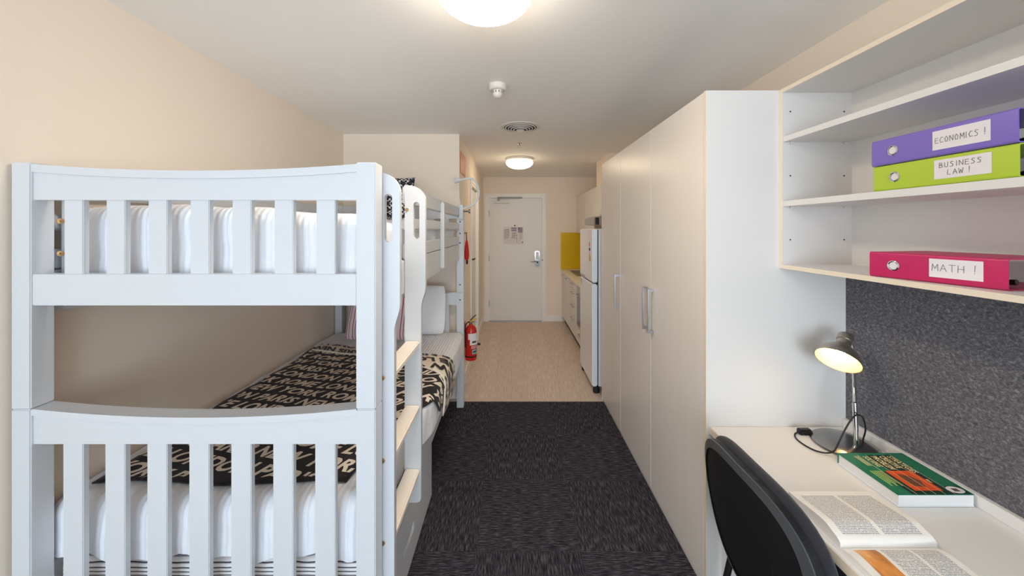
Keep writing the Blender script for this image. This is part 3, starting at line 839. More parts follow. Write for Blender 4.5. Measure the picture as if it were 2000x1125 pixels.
# ---- gooseneck reading lamp on the far post
gl = thing('reading_lamp', 'white gooseneck reading lamp clamped to the far post of the top bunk', 'lamp', (-.44, 3.13, 1.74))
arm = [(-.437, 3.10, 1.70), (-.40, 3.10, 1.715), (-.35, 3.10, 1.73), (-.30, 3.10, 1.77), (-.275, 3.10, 1.83), (-.285, 3.10, 1.90), (-.31, 3.10, 1.95), (-.345, 3.10, 1.975), (-.38, 3.10, 1.968), (-.43, 3.10, 1.957)]
def smoothpath(P, k=3):
    P = [Vector(p) for p in P]
    for _ in range(k):
        Q = [P[0]]
        for a, b in zip(P[:-1], P[1:]): Q += [a * .75 + b * .25, a * .25 + b * .75]
        P = Q + [P[-1]]
    return P
MB().tube(smoothpath(arm), .0085, 10).build('gooseneck', 'bluegrey', gl)
MB().lathe([(.010, 0), (.016, .02), (.024, .06), (.026, .062), (.022, .06), (.008, .02), (0, .015)], (-.425, 3.10, 1.958), (-1, -.1, -.15), 18).build('lamp_head', 'bluegrey', gl)
MB().box(-.446, -.412, 3.085, 3.1195, 1.62, 1.745, bev=.006).box(-.446, -.436, 3.085, 3.11, 1.745, 1.79, bev=.004).build('clamp', 'bluegrey', gl)
MB().tube([(-.411, 3.10, 1.69), (-.36, 3.10, 1.69)], .006, 8).lathe([(0, 0), (.018, 0), (.018, .012), (0, .012)], (-.365, 3.10, 1.69), (1, 0, 0), 12).build('clamp_screw', 'hook', gl)

# ================================================================== CORRIDOR WALL OBJECTS
fe = thing('fire_extinguisher', 'red fire extinguisher with white label on the corridor wall beside the bunk foot', 'fire extinguisher', (-.41, 3.66, .22))
cx, cy = -.408, 3.66
MB().lathe([(0, .225), (.050, .225), (.057, .232), (.059, .25), (.059, .50), (.054, .535), (.038, .562), (.020, .572), (.018, .585), (0, .585)], (cx, cy, 0), n=28).build('cylinder', 'red', fe)
MB().lathe([(.0592, .262), (.0598, .262), (.0598, .275), (.0592, .275)], (cx, cy, 0), n=28).build('band', 'black', fe)
def arcpatch(mb, r, a0, a1, z0, z1, n=10):
    mb.grid([[(cx + r * math.cos(a0 + (a1 - a0) * i / n), cy + r * math.sin(a0 + (a1 - a0) * i / n), z) for z in (z0, z1)] for i in range(n + 1)])
mb = MB(); mb.m('white'); arcpatch(mb, .0596, -PI * .62, -PI * .04, .44, .50); arcpatch(mb, .0596, -PI * .52, -PI * .04, .385, .44)
mb.m('teal'); arcpatch(mb, .0596, -PI * .40, -PI * .12, .295, .34)
mb.m('ink'); arcpatch(mb, .0599, -PI * .40, -PI * .15, .405, .425); arcpatch(mb, .0599, -PI * .36, -PI * .14, .308, .328)
mb.m('white')
for k in range(3): arcpatch(mb, .0596, -PI * .45, -PI * .10, .352 + k * .010, .356 + k * .010)
mb.build('printed_label', 'white', fe, recalc=False)
MB().lathe([(.014, .585), (.020, .59), (.020, .605), (.012, .612), (0, .612)], (cx, cy, 0), n=16).build('valve', 'chrome', fe)
MB().box(cx - .008, cx + .065, cy - .011, cy + .011, .602, .610, bev=.003).build('lower_lever', 'chrome', fe)
mtx = Matrix.Translation((cx - .01, cy, .618)) @ Matrix.Rotation(-.75, 4, 'Y')
MB().box(0, .085, -.010, .010, -.004, .004, bev=.003, mtx=mtx).build('upper_lever', 'black', fe)
mtx = Matrix.Translation((cx - .01, cy, .608)) @ Matrix.Rotation(-.40, 4, 'Y')
MB().box(-.01, .075, -.009, .009, -.006, .006, bev=.003, mtx=mtx).build('safety_tag', 'yellowpl', fe)
MB().tube(smoothpath([(cx, cy, .60), (cx - .03, cy - .02, .61), (cx - .055, cy - .03, .57), (cx - .052, cy - .04, .48), (cx - .048, cy - .045, .36)]), .006, 8).build('hose', 'black', fe)
MB().box(XC, XC + .01, cy - .03, cy + .03, .36, .60).build('wall_bracket', 'red', fe)

rp = thing('hanging_pouch', 'narrow red pouch hanging from a hook on the corridor wall above the extinguisher', 'pouch', (XC + .02, 3.67, 1.22))
o = []
pts = [Vector((XC + .022, 3.67, z)) for z in (1.43, 1.40, 1.35, 1.30, 1.26, 1.235, 1.222)]
MB().tube(pts, [.006, .014, .020, .024, .024, .018, .006], 14).build('pouch_body', 'redcloth', rp)
MB().tube([(XC + .022, 3.67, 1.43), (XC + .018, 3.67, 1.50)], .004, 8).build('cord_loop', 'black', rp)
MB().lathe([(0, 0), (.012, 0), (.012, .005), (.004, .008), (.004, .03), (0, .03)], (XC, 3.67, 1.50), (1, 0, 0), 12).build('hook', 'hook', rp)
MB().box(XC + .012, XC + .030, 3.69, 3.72, 1.18, 1.25, bev=.003).build('strap_end', 'black', rp)

sg = thing('wall_sign', 'orange red sign high on the corridor wall just past the partition corner', 'sign', (XC, 3.53, 2.07))
MB().box(XC, XC + .006, 3.36, 3.70, 2.065, 2.262, bev=.001).build('sign_board', 'orangesign', sg)
for k in range(3): MB().box(XC + .0062, XC + .0068, 3.40 + .10 * k, 3.415 + .10 * k, 2.09, 2.243 - .02 * (k % 2)).build('pale_print', 'signtext', sg)

# ================================================================== KITCHEN
KX = .84                      # cabinet fronts
def bar_handle(parent, y0, y1, z, x, mt='alu'):
    mb = MB(); mb.box(x - .03, x - .022, y0, y1, z - .006, z + .006, bev=.002)
    for y in (y0 + .012, y1 - .012): mb.box(x - .024, x, y - .005, y + .005, z - .005, z + .005)
    return mb.build('handle', mt, parent)
k1 = thing('base_cabinet', 'two door white kitchen base cabinet under the sink next to the far wall', 'cabinet', (1.1, 5.64, 0))
MB().box(KX + .02, XR - .002, 5.235, YF - .002, .12, .835).build('body', 'lam', k1)
for a, b in ((5.237, 5.643), (5.647, YF - .004)):
    d = MB().box(KX, KX + .018, a, b, .105, .835, bev=.002).build('door', 'lam', k1); bar_handle(d, a + .12, b - .12, .79, KX)
MB().box(KX + .05, KX + .07, 5.235, YF - .002, 0, .118).build('plinth', 'dark', k1)
k2 = thing('drawer_cabinet', 'white kitchen drawer unit with four drawers between sink cabinet and oven', 'cabinet', (1.1, 4.95, 0))
MB().box(KX + .02, XR - .002, 4.665, 5.233, .12, .835).build('body', 'lam', k2)
for a, b in ((.72, .835), (.545, .716), (.37, .541), (.105, .366)):
    d = MB().box(KX, KX + .018, 4.667, 5.231, a, b, bev=.002).build('drawer', 'lam', k2); bar_handle(d, 4.85, 5.05, b - .045, KX)
MB().box(KX + .05, KX + .07, 4.665, 5.233, 0, .118).build('plinth', 'dark', k2)
k3 = thing('oven_cabinet', 'white cabinet with built in oven and a drawer below beside the fridge', 'oven', (1.1, 4.36, 0))
MB().box(KX + .02, XR - .002, 4.065, 4.663, .12, .835).build('body', 'lam', k3)
ov = MB().box(KX - .004, KX + .018, 4.075, 4.655, .30, .825, bev=.004).build('oven_front', 'steelhood', k3)
MB().box(KX - .007, KX - .004, 4.10, 4.63, .34, .68).build('oven_window', 'glassdark', ov)
bar_handle(ov, 4.13, 4.60, .715, KX - .004)
d = MB().box(KX, KX + .018, 4.067, 4.661, .105, .295, bev=.002).build('drawer', 'lam', k3); bar_handle(d, 4.26, 4.46, .25, KX)
MB().box(KX + .05, KX + .07, 4.065, 4.663, 0, .118).build('plinth', 'dark', k3)
wt = thing('kitchen_worktop', 'cream kitchen worktop with a rounded front edge along the right wall', 'worktop', (1.1, 5.05, .836))
SK = (.93, 1.30, 5.12, 5.80)
mb = MB(); mb.box(KX - .02, XR - .001, 4.06, SK[2], .836, .872); mb.box(KX - .02, XR - .001, SK[3], YF - .001, .836, .872)
mb.box(KX - .02, SK[0], SK[2], SK[3], .836, .872); mb.box(SK[1], XR - .001, SK[2], SK[3], .836, .872); mb.build('top', 'worktop', wt)
sk = thing('kitchen_sink', 'stainless steel inset sink in the kitchen worktop near the far wall', 'sink', (1.11, 5.46, .872))
mb = MB(); x0, x1, y0, y1 = SK
mb.box(x0 - .012, x0 + .01, y0 - .012, y1 + .012, .8725, .878); mb.box(x1 - .01, x1 + .012, y0 - .012, y1 + .012, .8725, .878)
mb.box(x0 + .01, x1 - .01, y0 - .012, y0 + .01, .8725, .878); mb.box(x0 + .01, x1 - .01, y1 - .01, y1 + .012, .8725, .878); mb.build('rim', 'alu', sk)
mb = MB(); a0, a1, b0, b1, zb = x0 + .01, x1 - .01, y0 + .01, y1 - .01, .838
mb.poly([(a0, b0, zb), (a1, b0, zb), (a1, b1, zb), (a0, b1, zb)])
for p, q in (((a0, b0), (a1, b0)), ((a1, b0), (a1, b1)), ((a1, b1), (a0, b1)), ((a0, b1), (a0, b0))):
    mb.poly([(p[0], p[1], zb), (q[0], q[1], zb), (q[0], q[1], .873), (p[0], p[1], .873)])
mb.build('bowl', 'nickel', sk)
MB().tube(smoothpath([(1.335, 5.46, .872), (1.335, 5.46, 1.06), (1.33, 5.46, 1.13), (1.25, 5.46, 1.14), (1.20, 5.46, 1.08)]), .011, 10).build('tap', 'chrome', sk)
hob = thing('cooktop', 'black ceramic cooktop set in the worktop above the oven behind the fridge', 'cooktop', (1.12, 4.36, .872))
MB().box(.90, 1.36, 4.09, 4.63, .8725, .879, bev=.002).build('glass_plate', 'glassdark', hob)
for x, y in ((1.01, 4.22), (1.25, 4.22), (1.01, 4.50), (1.25, 4.50)):
    MB().lathe([(.07, 0), (.075, 0), (.075, .0006), (.07, .0006)], (x, y, .8792), n=24).build('heating_ring', 'grey_rim_ring', hob)
tag(MB().box(KX - .02, XR - .012, YF - .008, YF - .0005, .873, 1.478).build('splashback', 'yellow'), 'mustard yellow splashback panel on the far wall at the end of the worktop', 'splashback', loc=(1.1, YF - .005, .873))
tag(MB().box(XR - .0095, XR - .0005, 4.06, YF - .009, .8731, 1.478).build('splashback', 'yellow'), 'mustard yellow splashback along the right wall behind the fridge top', 'splashback', loc=(XR - .005, 5.0, .873))
w1 = thing('wall_cabinet', 'tall cream overhead kitchen cabinet reaching the far wall', 'cabinet', (1.25, 5.4, 1.48))
MB().box(1.102, XR - .001, 4.752, YF - .001, 1.482, 2.078).build('body', 'lam', w1)
for a, b in ((4.753, 5.40), (5.404, YF - .003)):
    d = MB().box(1.084, 1.101, a, b, 1.475, 2.078, bev=.002).build('door', 'lam', w1); bar_handle(d, a + .03 if a > 5 else b - .2, a + .2 if a > 5 else b - .03, 1.50, 1.084)
w2 = thing('wall_cabinet', 'short cream overhead kitchen cabinet above the range hood', 'cabinet', (1.25, 4.45, 1.68))
MB().box(1.102, XR - .001, 4.132, 4.748, 1.69, 2.078).build('body', 'lam', w2)
d = MB().box(1.084, 1.101, 4.134, 4.746, 1.682, 2.078, bev=.002).build('door', 'lam', w2); bar_handle(d, 4.18, 4.34, 1.71, 1.084)
rh = thing('range_hood', 'grey slide out range hood under the short overhead cabinet above the fridge line', 'range hood', (1.2, 4.44, 1.58))
MB().box(1.00, XR - .011, 4.14, 4.742, 1.585, 1.688, bev=.003).build('housing', 'steelhood', rh)
MB().box(.955, .998, 4.20, 4.742, 1.588, 1.672, bev=.003).build('slide_front', 'steelhood', rh)
MB().box(.955, .998, 4.14, 4.198, 1.588, 1.672, bev=.003).build('switch_end', 'glassdark', rh)

fr = thing('fridge', 'white two door fridge freezer beside the wardrobe end in the kitchen', 'fridge', (1.05, 3.71, 0))
MB().box(.816, 1.37, 3.405, 4.0, .06, 1.54, bev=.006).build('cabinet_body', 'fridge', fr)
fz = MB().box(.756, .806, 3.40, 4.005, 1.035, 1.54, bev=.010, seg=3).build('freezer_door', 'fridge', fr)
fd = MB().box(.756, .806, 3.40, 4.005, .062, 1.022, bev=.010, seg=3).build('fridge_door', 'fridge', fr)
MB().box(.806, .816, 3.41, 3.995, .07, 1.53).build('door_seal', 'glassdark', fr)
MB().box(.7552, .757, 3.72, 3.98, 1.037, 1.062).build('grip_recess', 'alu', fz)
MB().box(.7552, .757, 3.88, 3.96, .955, 1.01).build('grip_recess', 'alu', fd)
mb = MB(); mb.m('label').box(.7545, .7562, 3.475, 3.545, 1.28, 1.42); mb.m('redcloth').box(.754, .7546, 3.50, 3.53, 1.375, 1.41)
mb.m('black').box(.754, .7546, 3.48, 3.54, 1.33, 1.355); mb.m('yellowpl').box(.754, .7546, 3.48, 3.54, 1.23, 1.30); mb.build('energy_sticker', 'label', fz)
for y in (3.43, 3.97): MB().lathe([(0, 0), (.03, 0), (.032, .02), (.026, .06), (0, .06)], (.80, y, 0), n=16).build('foot', 'black', fr)
for y in (3.43, 3.97): MB().lathe([(0, 0), (.03, 0), (.032, .02), (.026, .06), (0, .06)], (1.32, y, 0), n=16).build('foot', 'black', fr)

# ================================================================== WARDROBES
WX = .815; WT = 2.12
def tall_handle(parent, y):
    mb = MB(); z0, z1 = .942, 1.194
    mb.box(WX - .034, WX - .024, y - .007, y + .007, z0, z1, bev=.003)
    for z in (z0 + .008, z1 - .008): mb.box(WX - .028, WX - .0005, y - .007, y + .007, z - .008, z + .008, bev=.002)
    return mb.build('handle', 'alu', parent)
wa = thing('wardrobe', 'white double door wardrobe nearest the desk with two upright bar handles', 'wardrobe', (1.12, 2.1, 0.003))
MB().box(WX, XR - .001, 1.523, 1.541, .003, WT).build('end_panel', 'lam', wa)
MB().box(WX + .022, XR - .001, 1.542, 2.714, .035, WT).build('carcass', 'lam', wa)
MB().box(WX - .0005, WX + .001, 1.5225, 1.5415, .003, WT).build('edge_strip', 'edge', wa)
d = MB().box(WX, WX + .019, 1.5445, 2.1245, .028, WT - .001, bev=.0015).build('door', 'lamd', wa); tall_handle(d, 2.088)
d = MB().box(WX, WX + .019, 2.1285, 2.7140, .028, WT - .001, bev=.0015).build('door', 'lamd', wa); tall_handle(d, 2.172)
MB().box(WX + .006, WX + .021, 1.542, 2.714, .003, .027).build('plinth', 'lam', wa)
wb = thing('wardrobe', 'white single door wardrobe at the kitchen end beside the fridge', 'wardrobe', (1.12, 3.0, 0.003))
MB().box(WX + .022, XR - .001, 2.7165, 3.29, .035, WT).build('carcass', 'lam', wb)
d = MB().box(WX, WX + .019, 2.7180, 3.272, .028, WT - .001, bev=.0015).build('door', 'lamd', wb); tall_handle(d, 2.762)
MB().box(WX, WX + .019, 3.275, 3.29, .003, WT).build('end_strip', 'lam', wb)
MB().box(WX + .006, WX + .021, 2.7165, 3.274, .003, .027).build('plinth', 'lam', wb)

# ================================================================== SHELF UNIT
SH0 = .30
su = thing('wall_shelf_unit', 'white open wall shelf unit fixed above the desk beside the wardrobe', 'shelf', (1.26, .9, 1.38))
SFX = 1.122; SBX = 1.41
MB().box(SFX, XR - .001, 1.506, 1.5222, 1.381, WT).build('side_panel', 'lam', su)
MB().box(SFX, XR - .001, SH0, SH0 + .016, 1.381, WT).build('side_panel', 'lam', su)
MB().box(SFX, SBX, SH0 + .016, 1.506, 2.104, WT).build('top_board', 'lam', su)
MB().box(SFX, SBX, SH0 + .016, 1.506, 1.376, 1.392).build('bottom_board', 'lam', su)
MB().box(SFX + .003, SBX, SH0 + .017, 1.505, 1.900, 1.921).build('shelf_board', 'lam', su)
MB().box(SFX + .003, SBX, SH0 + .017, 1.505, 1.633, 1.655).build('shelf_board', 'lam', su)
MB().box(SBX, XR - .001, SH0 + .016, 1.506, 1.376, WT).build('back_board', 'lam', su)
MB().box(SFX - .001, SFX, 1.506, 1.5222, 1.376, WT).box(SFX - .001, SFX, SH0, 1.506, 1.376, 1.392).box(SFX - .001, SFX, SH0, 1.506, 2.104, WT).build('edge_strip', 'edge', su)
mb = MB()
for x in (1.155, 1.378):
    for z in (2.026, 1.76, 1.495): mb.lathe([(0, 0), (.0032, 0), (.0032, .0006), (0, .0006)], (x, 1.506, z), (0, -1, 0), 10)
mb.build('pin_holes', 'dark', su)
mb = MB()
for x in (1.155, 1.378):
    for z in (1.895, 1.628): mb.lathe([(0, 0), (.005, 0), (.005, .010), (0, .012)], (x, 1.506, z), (0, -1, 0), 12)
mb.build('shelf_pins', 'offwhite', su)

# ---- binders
def binder(name, label, color, p0, p1, z, text, H=.076, D=.235):
    p0 = Vector((p0[0], p0[1], 0)); p1 = Vector((p1[0], p1[1], 0)); L = (p1 - p0).length; u = (p1 - p0).normalized(); n = Vector((-u.y, u.x, 0))
    if n.x < 0: n = -n
    def W(a, d, zz): return p0 + u * a + n * d + Vector((0, 0, z + zz))
    t = thing(name, label, 'binder', tuple(W(L / 2, D / 2, 0)), 'ring binders on the shelves')
    # C-shaped cover: outline in (depth, height)
    r = .006; k = .0028
    out = [(D, 0)]
    out += [(r - r * math.sin(a), r - r * math.cos(a)) for a in [i * PI / 2 / 5 for i in range(6)]]
    out += [(r - r * math.cos(a), H - r + r * math.sin(a)) for a in [i * PI / 2 / 5 for i in range(6)]]
    out += [(D, H), (D, H - k)]
    ri = r - k
    out += [(r - ri * math.cos(a), H - r + ri * math.sin(a)) for a in [PI / 2 - i * PI / 2 / 5 for i in range(6)]]
    out += [(r - ri * math.sin(a), r - ri * math.cos(a)) for a in [PI / 2 - i * PI / 2 / 5 for i in range(6)]]
    out += [(D, k)]
    mb = MB(); vv = mb.grid([[W(a, d, h) for d, h in out] for a in (0, L)], close_v=True)
    mb.ring_cap(vv[0][::-1]); mb.ring_cap(vv[1]); mb.build('cover', color, t, angle=40)
    c = W(.062, -.0001, H * .5)
    MB().lathe([(.0105, 0), (.0145, 0), (.0150, .0015), (.0125, .0028), (.0105, .0015)], c, -n, 24).build('finger_ring', 'chrome', t)
    MB().lathe([(0, .0004), (.0108, .0004), (.0108, .0001)], c, -n, 24).build('ring_hole', 'label', t)
    def S(a, h): return W(a, -.0009, h)
    l0, l1, h0, h1 = L * .50, L * .86, .016, .066
    lb = MB().poly([W(l0, -.0005, h0), W(l1, -.0005, h0), W(l1, -.0005, h1), W(l0, -.0005, h1)]).build('spine_label', 'label', t)
    mb = MB()
    if len(text) == 1:
        h = .018 if len(text[0]) < 8 else .0138; adv = 1.12 if len(text[0]) > 8 else 1.22
        strokes(mb, text[0], l0 + .006 + (.006 if h > .018 else 0), h0 + .0175, h, S, .0011, adv=adv, asp=.62 if h < .017 else .72)
    else:
        strokes(mb, text[0], l0 + .012, h0 + .029, .0125, S, .0011, adv=1.2, asp=.72); strokes(mb, text[1], l0 + .03, h0 + .009, .0125, S, .0011, adv=1.2, asp=.72)
    mb.build('handwriting', 'ink', lb, recalc=False, smooth=False)
    # lever mechanism and spacer bar inside
    def ibox(a0, a1, d0, d1, z0, z1):
        mb_ = MB(); q = [W(a, d, zz) for a in (a0, a1) for d in (d0, d1) for zz in (z0, z1)]
        vs = [mb_.bm.verts.new(x) for x in q]
        for f in ((0, 1, 3, 2), (4, 6, 7, 5), (0, 4, 5, 1), (2, 3, 7, 6), (0, 2, 6, 4), (1, 5, 7, 3)): mb_.bm.faces.new([vs[i] for i in f])
        return mb_
    ibox(L * .2, L * .78, .04, .09, k, .008).build('mechanism_plate', 'mech', t)
    MB().tube(smoothpath([W(L * .62, .06, .008), W(L * .62, .06, .05), W(L * .62, .075, .066), W(L * .62, .10, .05), W(L * .62, .105, .01)]), .0022, 8).build('ring', 'chrome', t)
    MB().tube(smoothpath([W(L * .36, .06, .008), W(L * .36, .06, .05), W(L * .36, .075, .066), W(L * .36, .10, .05), W(L * .36, .105, .01)]), .0022, 8).build('ring', 'chrome', t)
    MB().tube([W(L * .80, .07, .010), W(L * .93, .07, .016)], .007, 8).build('lever', 'mech', t)
    return t
binder('ring_binder', 'raspberry pink ring binder marked MATH on the bottom shelf', 'pink', (1.128, 1.145), (1.178, .862), 1.3925, ['MATH !'], D=.225)
binder('ring_binder', 'lime green ring binder marked BUSINESS LAW on the middle shelf under the purple one', 'green', (1.128, 1.132), (1.128, .808), 1.6555, ['BUSINESS', 'LAW !'])
binder('ring_binder', 'purple ring binder marked ECONOMICS lying on top of the lime green binder', 'purple', (1.124, 1.134), (1.126, .808), 1.7325, ['ECONOMICS !'], H=.078)

# ================================================================== DESK
DZ = .712
dk = thing('desk', 'white laminate built in desk with raised back edge below the felt board', 'desk', (1.1, .9, 0.003))
MB().box(.83, XR - .0125, .25, 1.5222, DZ - .030, DZ, bev=.002).build('desk_top', 'lam', dk)
MB().box(1.385, XR - .0125, .25, 1.5222, DZ, .748, bev=.0015).build('back_upstand', 'lam', dk)
MB().box(.88, 1.38, 1.500, 1.5222, .003, DZ - .031).build('side_panel', 'lam', dk)
MB().box(.88, 1.38, .25, .272, .003, DZ - .031).build('side_panel', 'lam', dk)
MB().box(.829, .8302, .25, 1.5222, DZ - .029, DZ - .001).build('edge_strip', 'edge', dk)
tag(MB().box(1.40, XR - .001, .25, 1.5222, .7485, 1.3755).build('pinboard', 'felt'), 'mottled grey felt pinboard on the wall between desk and shelves', 'pinboard', loc=(1.41, .9, .7485))

# ---- desk lamp
dl = thing('desk_lamp', 'lit chrome desk lamp with bell shade on the desk corner by the wardrobe', 'desk lamp', (1.278, 1.385, DZ))
LB = Vector((1.272, 1.388, DZ))
MB().lathe([(0, 0), (.100, 0), (.104, .004), (.103, .009), (.088, .019), (.055, .027), (.02, .030), (0, .030)], LB, n=48).build('base', 'satin', dl)
px, py = 1.276, 1.345
lo = [(px, py, DZ + .02), (px + .005, py + .009, .82), (1.285, 1.361, .890)]
MB().tube(lo, .0078, 14).build('pole', 'chrome', dl)
hi = smoothpath([(1.285, 1.361, .890), (1.300, 1.378, .93), (1.330, 1.412, .98), (1.345, 1.430, 1.04), (1.338, 1.428, 1.09), (1.315, 1.412, 1.125), (1.290, 1.398, 1.130)])
MB().tube(hi, .006, 14).build('flexible_neck', 'chrome', dl)
RC = Vector((1.213, 1.352, 1.050)); A = Vector((-.626, -.385, -.679)).normalized()
prof = [(.069, 0), (.068, .004), (.065, .018), (.056, .036), (.043, .051), (.031, .062), (.023, .072), (.022, .092)]
MB().lathe(prof, RC, -A, 40).build('shade', 'nickel', dl)
inner = [(r_ - .0015, h_ + .0012) for r_, h_ in prof[:7]] + [(0, .073)]
M['shadein'] = mat('white_shade_lining', rgb(245, 222, 160), 0.5)
M['bulb'] = emis('lit_bulb', (1.0, .76, .44, 1), 55)
MB().lathe(inner, RC, -A, 40).build('shade_lining', 'shadein', dl)
MB().lathe([(0, .092), (.025, .092), (.025, .114), (.021, .120), (0, .120)], RC, -A, 28).build('socket_cap', 'nickel', dl)
MB().tube([RC - A * .106 + Vector((.018, 0, .004)), RC - A * .106 + Vector((.040, .01, -.006)), Vector((1.336, 1.43, 1.085))], .004, 8).build('swivel_joint', 'chrome', dl)
MB().lathe([(0, .070), (.010, .068), (.012, .058), (.015, .047), (.014, .038), (.009, .031), (0, .029)], RC, -A, 20).build('bulb', 'bulb', dl)
sw = Vector((1.180, 1.466, DZ))
MB().box(sw.x - .024, sw.x + .026, sw.y - .012, sw.y + .012, DZ, DZ + .022, bev=.004).build('cord_switch', 'blackpl', dl)
Z = DZ + .0035
MB().tube(smoothpath([(sw.x + .024, sw.y, DZ + .010), (1.215, 1.468, Z), (1.240, 1.478, Z), (1.262, 1.492, Z)]), .0028, 8).build('cord', 'black', dl)
MB().tube(smoothpath([(sw.x - .022, sw.y - .002, DZ + .010), (1.135, 1.462, Z), (1.112, 1.415, Z), (1.125, 1.345, Z), (1.168, 1.318, DZ + .012), (1.192, 1.322, DZ + .056), (1.224, 1.325, DZ + .113), (1.258, 1.333, DZ + .146), (1.292, 1.345, DZ + .140), (1.330, 1.372, DZ + .110), (1.358, 1.392, DZ + .060), (1.360, 1.405, DZ + .018)], 4), .0028, 8).build('cord', 'black', dl)

# ---- green textbook
bk = thing('textbook', 'thick green textbook with orange picture lying shut on the desk beside the lamp', 'book', (1.27, 1.19, DZ))
gx0, gx1, gy0, gy1 = 1.150, 1.378, 1.082, 1.283
H0 = DZ + .001; bt = .036
MB().box(gx0 + .004, gx1, gy0 + .002, gy1 - .002, H0 + .002, H0 + bt - .002).build('page_block', 'pages', bk)
MB().box(gx0, gx1, gy0, gy1, H0, H0 + .002).build('back_cover', 'white', bk)
MB().box(gx0, gx1, gy1 - .002, gy1, H0 + .002, H0 + bt - .002).build('spine', 'bookgreen', bk)
zt = H0 + bt; mb = MB()
mb.m('bookgreen').box(gx0, gx1, gy0, gy1, zt - .002, zt)
# cover frame: reading direction runs towards the camera (-y), book's top is +x
def cov(x, y, lift=.0003): return (gx0 + y, gy1 - x, zt + lift)   # x along reading direction, y up the page
def crect(k, x0, x1, y0, y1, lift): mb.m(k).poly([cov(x0, y0, lift), cov(x1, y0, lift), cov(x1, y1, lift), cov(x0, y1, lift)])
W_ = gy1 - gy0; H_ = gx1 - gx0
crect('bookdark', .012, W_, .045, .175, .0002)
crect('bookgreen', .012, .10, .045, .085, .0003)
crect('orange', .095, .185, .070, .155, .0004)
mb.m('artdark').poly([cov(.11, .095, .0005), cov(.13, .085, .0005), cov(.165, .09, .0005), (cov(.17, .12, .0005)), cov(.14, .135, .0005), cov(.12, .12, .0005)])
for k in range(5): crect('cream', .012, W_ - .001, .058 + k * .0285, .0592 + k * .0285, .0006)
mb.m('cream')
for s_, y_, L_ in (('STRATEGIES', .152, .105), ('CREATIVE', .124, .075), ('PROBLEM', .096, .075), ('SOLVING', .068, .062)):
    add_text(mb, s_, .027, (lambda x, y, y_=y_: cov(.020 + x, y_ + y, .0008)), xs=L_ / (.027 * len(s_) * .66), bold=.0003)
add_text(mb, 'for', .014, (lambda x, y: cov(.135 + x, .155 + y, .0008)), bold=.0003)
for k in range(3): crect('cream', .018, .07, .052 - k * .006, .0545 - k * .006, .0006)
for k in range(5): crect('paleyg', .095, .165 - .012 * (k % 2), .052 - k * .008, .0555 - k * .008, .0006)
crect('bookdark', .165, .199, .178, .222, .0004)
el = [cov(.182 + .015 * math.cos(a), .194 + .024 * math.sin(a), .0007) for a in [2 * PI * i / 20 for i in range(20)]]
mb.m('label').poly(el)
crect('ink', .176, .189, .185, .203, .0009)
mb.build('front_cover', 'bookgreen', bk, smooth=False)

# ---- open book
ob = thing('open_book', 'open illustrated book lying on the desk edge near the chair', 'book', (.96, .95, DZ))
ox0, ox1 = .846, 1.095; gy = .935
def leaf(v, side):
    """height profile from gutter (v=0) outward, metres"""
    if side > 0: return .006 + .030 * math.sin(min(1, v / .055) * PI / 2) ** .7 * (1 - .62 * smooth01((v - .04) / .16))
    return .006 + .010 * math.sin(min(1, v / .04) * PI / 2) * (1 - .3 * smooth01((v - .03) / .17))
def page(side, off, x0, x1, v0, v1, n=26):
    rows = []
    for i in range(n + 1):
        v = v0 + (v1 - v0) * i / n
        yy = gy + side * v + (-.010 * math.sin(min(1, v / .03) * PI) if side > 0 else 0)
        sk_ = .16 * side * v
        rows.append([(x + sk_ * 0.25, yy, DZ + .0015 + leaf(v, side) + off) for x in (x0, (x0 + x1) / 2, x1)])
    return rows
for side, nm in ((1, 'far_pages'), (-1, 'near_pages')):
    mb = MB(); top = page(side, 0, ox0, ox1, 0, .185 if side > 0 else .205)
    bot = [[(p[0], p[1], DZ + .002) for p in r_] for r_ in top]
    mb.grid(top); mb.grid(bot)
    mb.grid([[a[0], b[0]] for a, b in zip(top, bot)]); mb.grid([[a[-1], b[-1]] for a, b in zip(top, bot)])
    mb.grid([top[-1], bot[-1]]); mb.grid([top[0], bot[0]])
    pg = mb.build(nm, 'paper', ob, angle=50)
    mb = MB()
    if side > 0:
        mb.m('printcol')
        mb.grid(page(side, .0006, ox0 + .02, ox0 + .118, .022, .165)); mb.grid(page(side, .0006, ox0 + .13, ox1 - .02, .022, .165))
    else:
        mb.m('photo'); mb.grid(page(side, .0006, ox0 + .022, ox0 + .078, .012, .19))
        mb.m('printcol'); mb.grid(page(side, .0006, ox0 + .088, ox0 + .158, .012, .19)); mb.grid(page(side, .0006, ox0 + .166, ox1 - .018, .012, .19))
    mb.build('printed_page', 'printcol', pg, recalc=False)
MB().box(ox0 - .003, ox1 + .003, gy - .208, gy + .188, DZ + .0002, DZ + .0018).build('book_cover', 'label', ob)

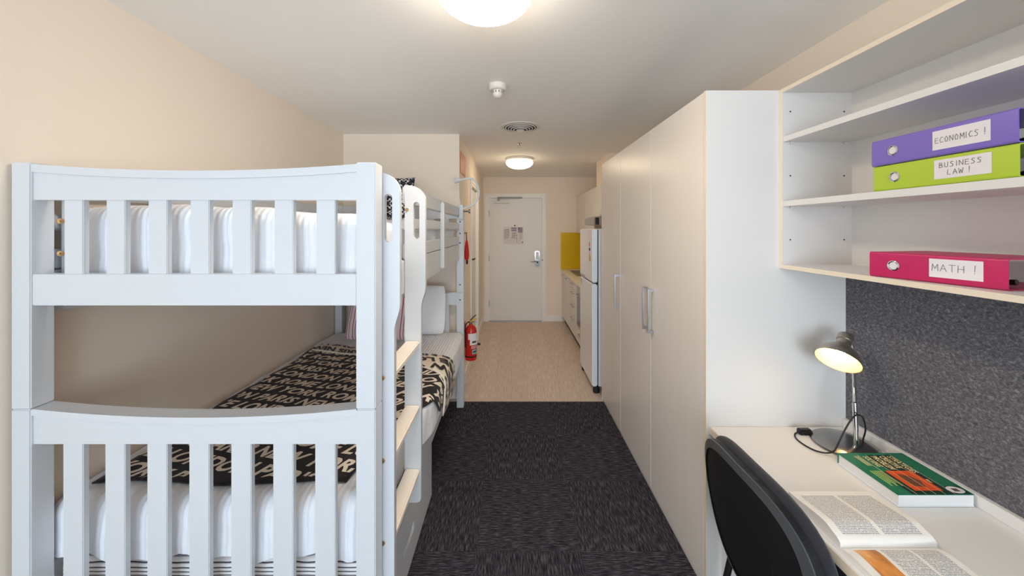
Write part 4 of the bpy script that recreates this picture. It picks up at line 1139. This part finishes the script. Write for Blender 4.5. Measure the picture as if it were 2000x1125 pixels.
# ================================================================== CHAIR
ch = thing('desk_chair', 'black upholstered chair pushed up to the white desk, its back towards the room', 'chair', (.95, 1.14, 0.003))
CY, CZ = 1.140, .590
def outline(th, sc=1.0):
    c, s_ = math.cos(th), math.sin(th); n_ = 2.0 / 3.1
    y = .262 * math.copysign(abs(c) ** n_, c); z = .212 * math.copysign(abs(s_) ** n_, s_)
    y *= 1 - .22 * max(0, -z) / .212
    return y * sc, z * sc
def curve(y): return -.35 * y * y      # edges sweep back towards the sitter
def pad(xf, sc, th_, sign, n=48, rings=9):
    rows = []
    for k in range(rings + 1):
        t = k / rings; rows.append([])
        for i in range(n):
            y, z = outline(2 * PI * i / n, sc * t)
            x = xf - curve(y) * 1.0 + sign * th_ * (1 - t ** 5) ** .6
            rows[-1].append((x - .10 * z, CY + y, CZ + z))
    return rows
mb = MB(); f_ = pad(.732, 1.0, .012, -1); b_ = pad(.752, 1.0, .001, 1)
mb.grid(f_, close_v=True); mb.grid(b_, close_v=True); mb.grid([f_[-1], b_[-1]], close_v=True)
bs = mb.build('back_shell', 'blackpl', ch, angle=60)
mb = MB(); mb.grid([[Vector(p) + Vector((-.004, 0, 0)) for p in f_[-1]], [Vector(p) for p in b_[-1]]], close_v=True)
mb.grid([[Vector(p) + Vector((-.004, 0, 0)) for p in f_[-1]], [Vector(p) + Vector((-.004, 0, 0)) for p in f_[-2]]], close_v=True)
mb.build('shell_rim_highlight', 'grey_rim_ring', bs, angle=60)  # rim strip lighter than the shell: edge highlight put into the colour
for z in (.47, .50, .53): MB().tube([(.7275 + .35 * (y * y) - .1 * (z - CZ), CY + y, z) for y in [-.13 + .26 * i / 10 for i in range(11)]], .003, 6).build('shell_rib', 'blackpl', bs)
mb = MB()
seq = pad(.7575, .95, .001, -1) + [pad(x_, s_, 0, 1)[-1] for x_, s_ in ((.762, .99), (.770, 1.005), (.781, 1.0), (.788, .98))] + pad(.792, .95, .018, 1)[::-1]
seq = [[(p[0], p[1], p[2] + .010) for p in q] for q in seq]
mb.grid(seq, close_v=True)
mb.build('back_cushion', 'blackfab', ch, angle=80)
sb = soft_box(.80, 1.22, CY - .235, CY + .235, .43, .49, .028, .04, .001)
sb.build('seat', 'blackfab', ch)
MB().box(.81, 1.21, CY - .22, CY + .22, .415, .43, bev=.004).build('seat_pan', 'blackpl', ch)
for s_ in (-1, 1):
    MB().tube(smoothpath([(.85, CY + s_ * .13, .42), (.79, CY + s_ * .13, .415), (.768, CY + s_ * .13, .44), (.745, CY + s_ * .13, .52), (.735, CY + s_ * .13, .60)]), .011, 10).build('back_upright', 'blackpl', ch)
    MB().tube([(.83, CY + s_ * .20, .42), (.76, CY + s_ * .23, .005)], .0115, 10).build('leg', 'blackpl', ch)
    MB().tube([(1.19, CY + s_ * .20, .42), (1.24, CY + s_ * .23, .005)], .0115, 10).build('leg', 'blackpl', ch)
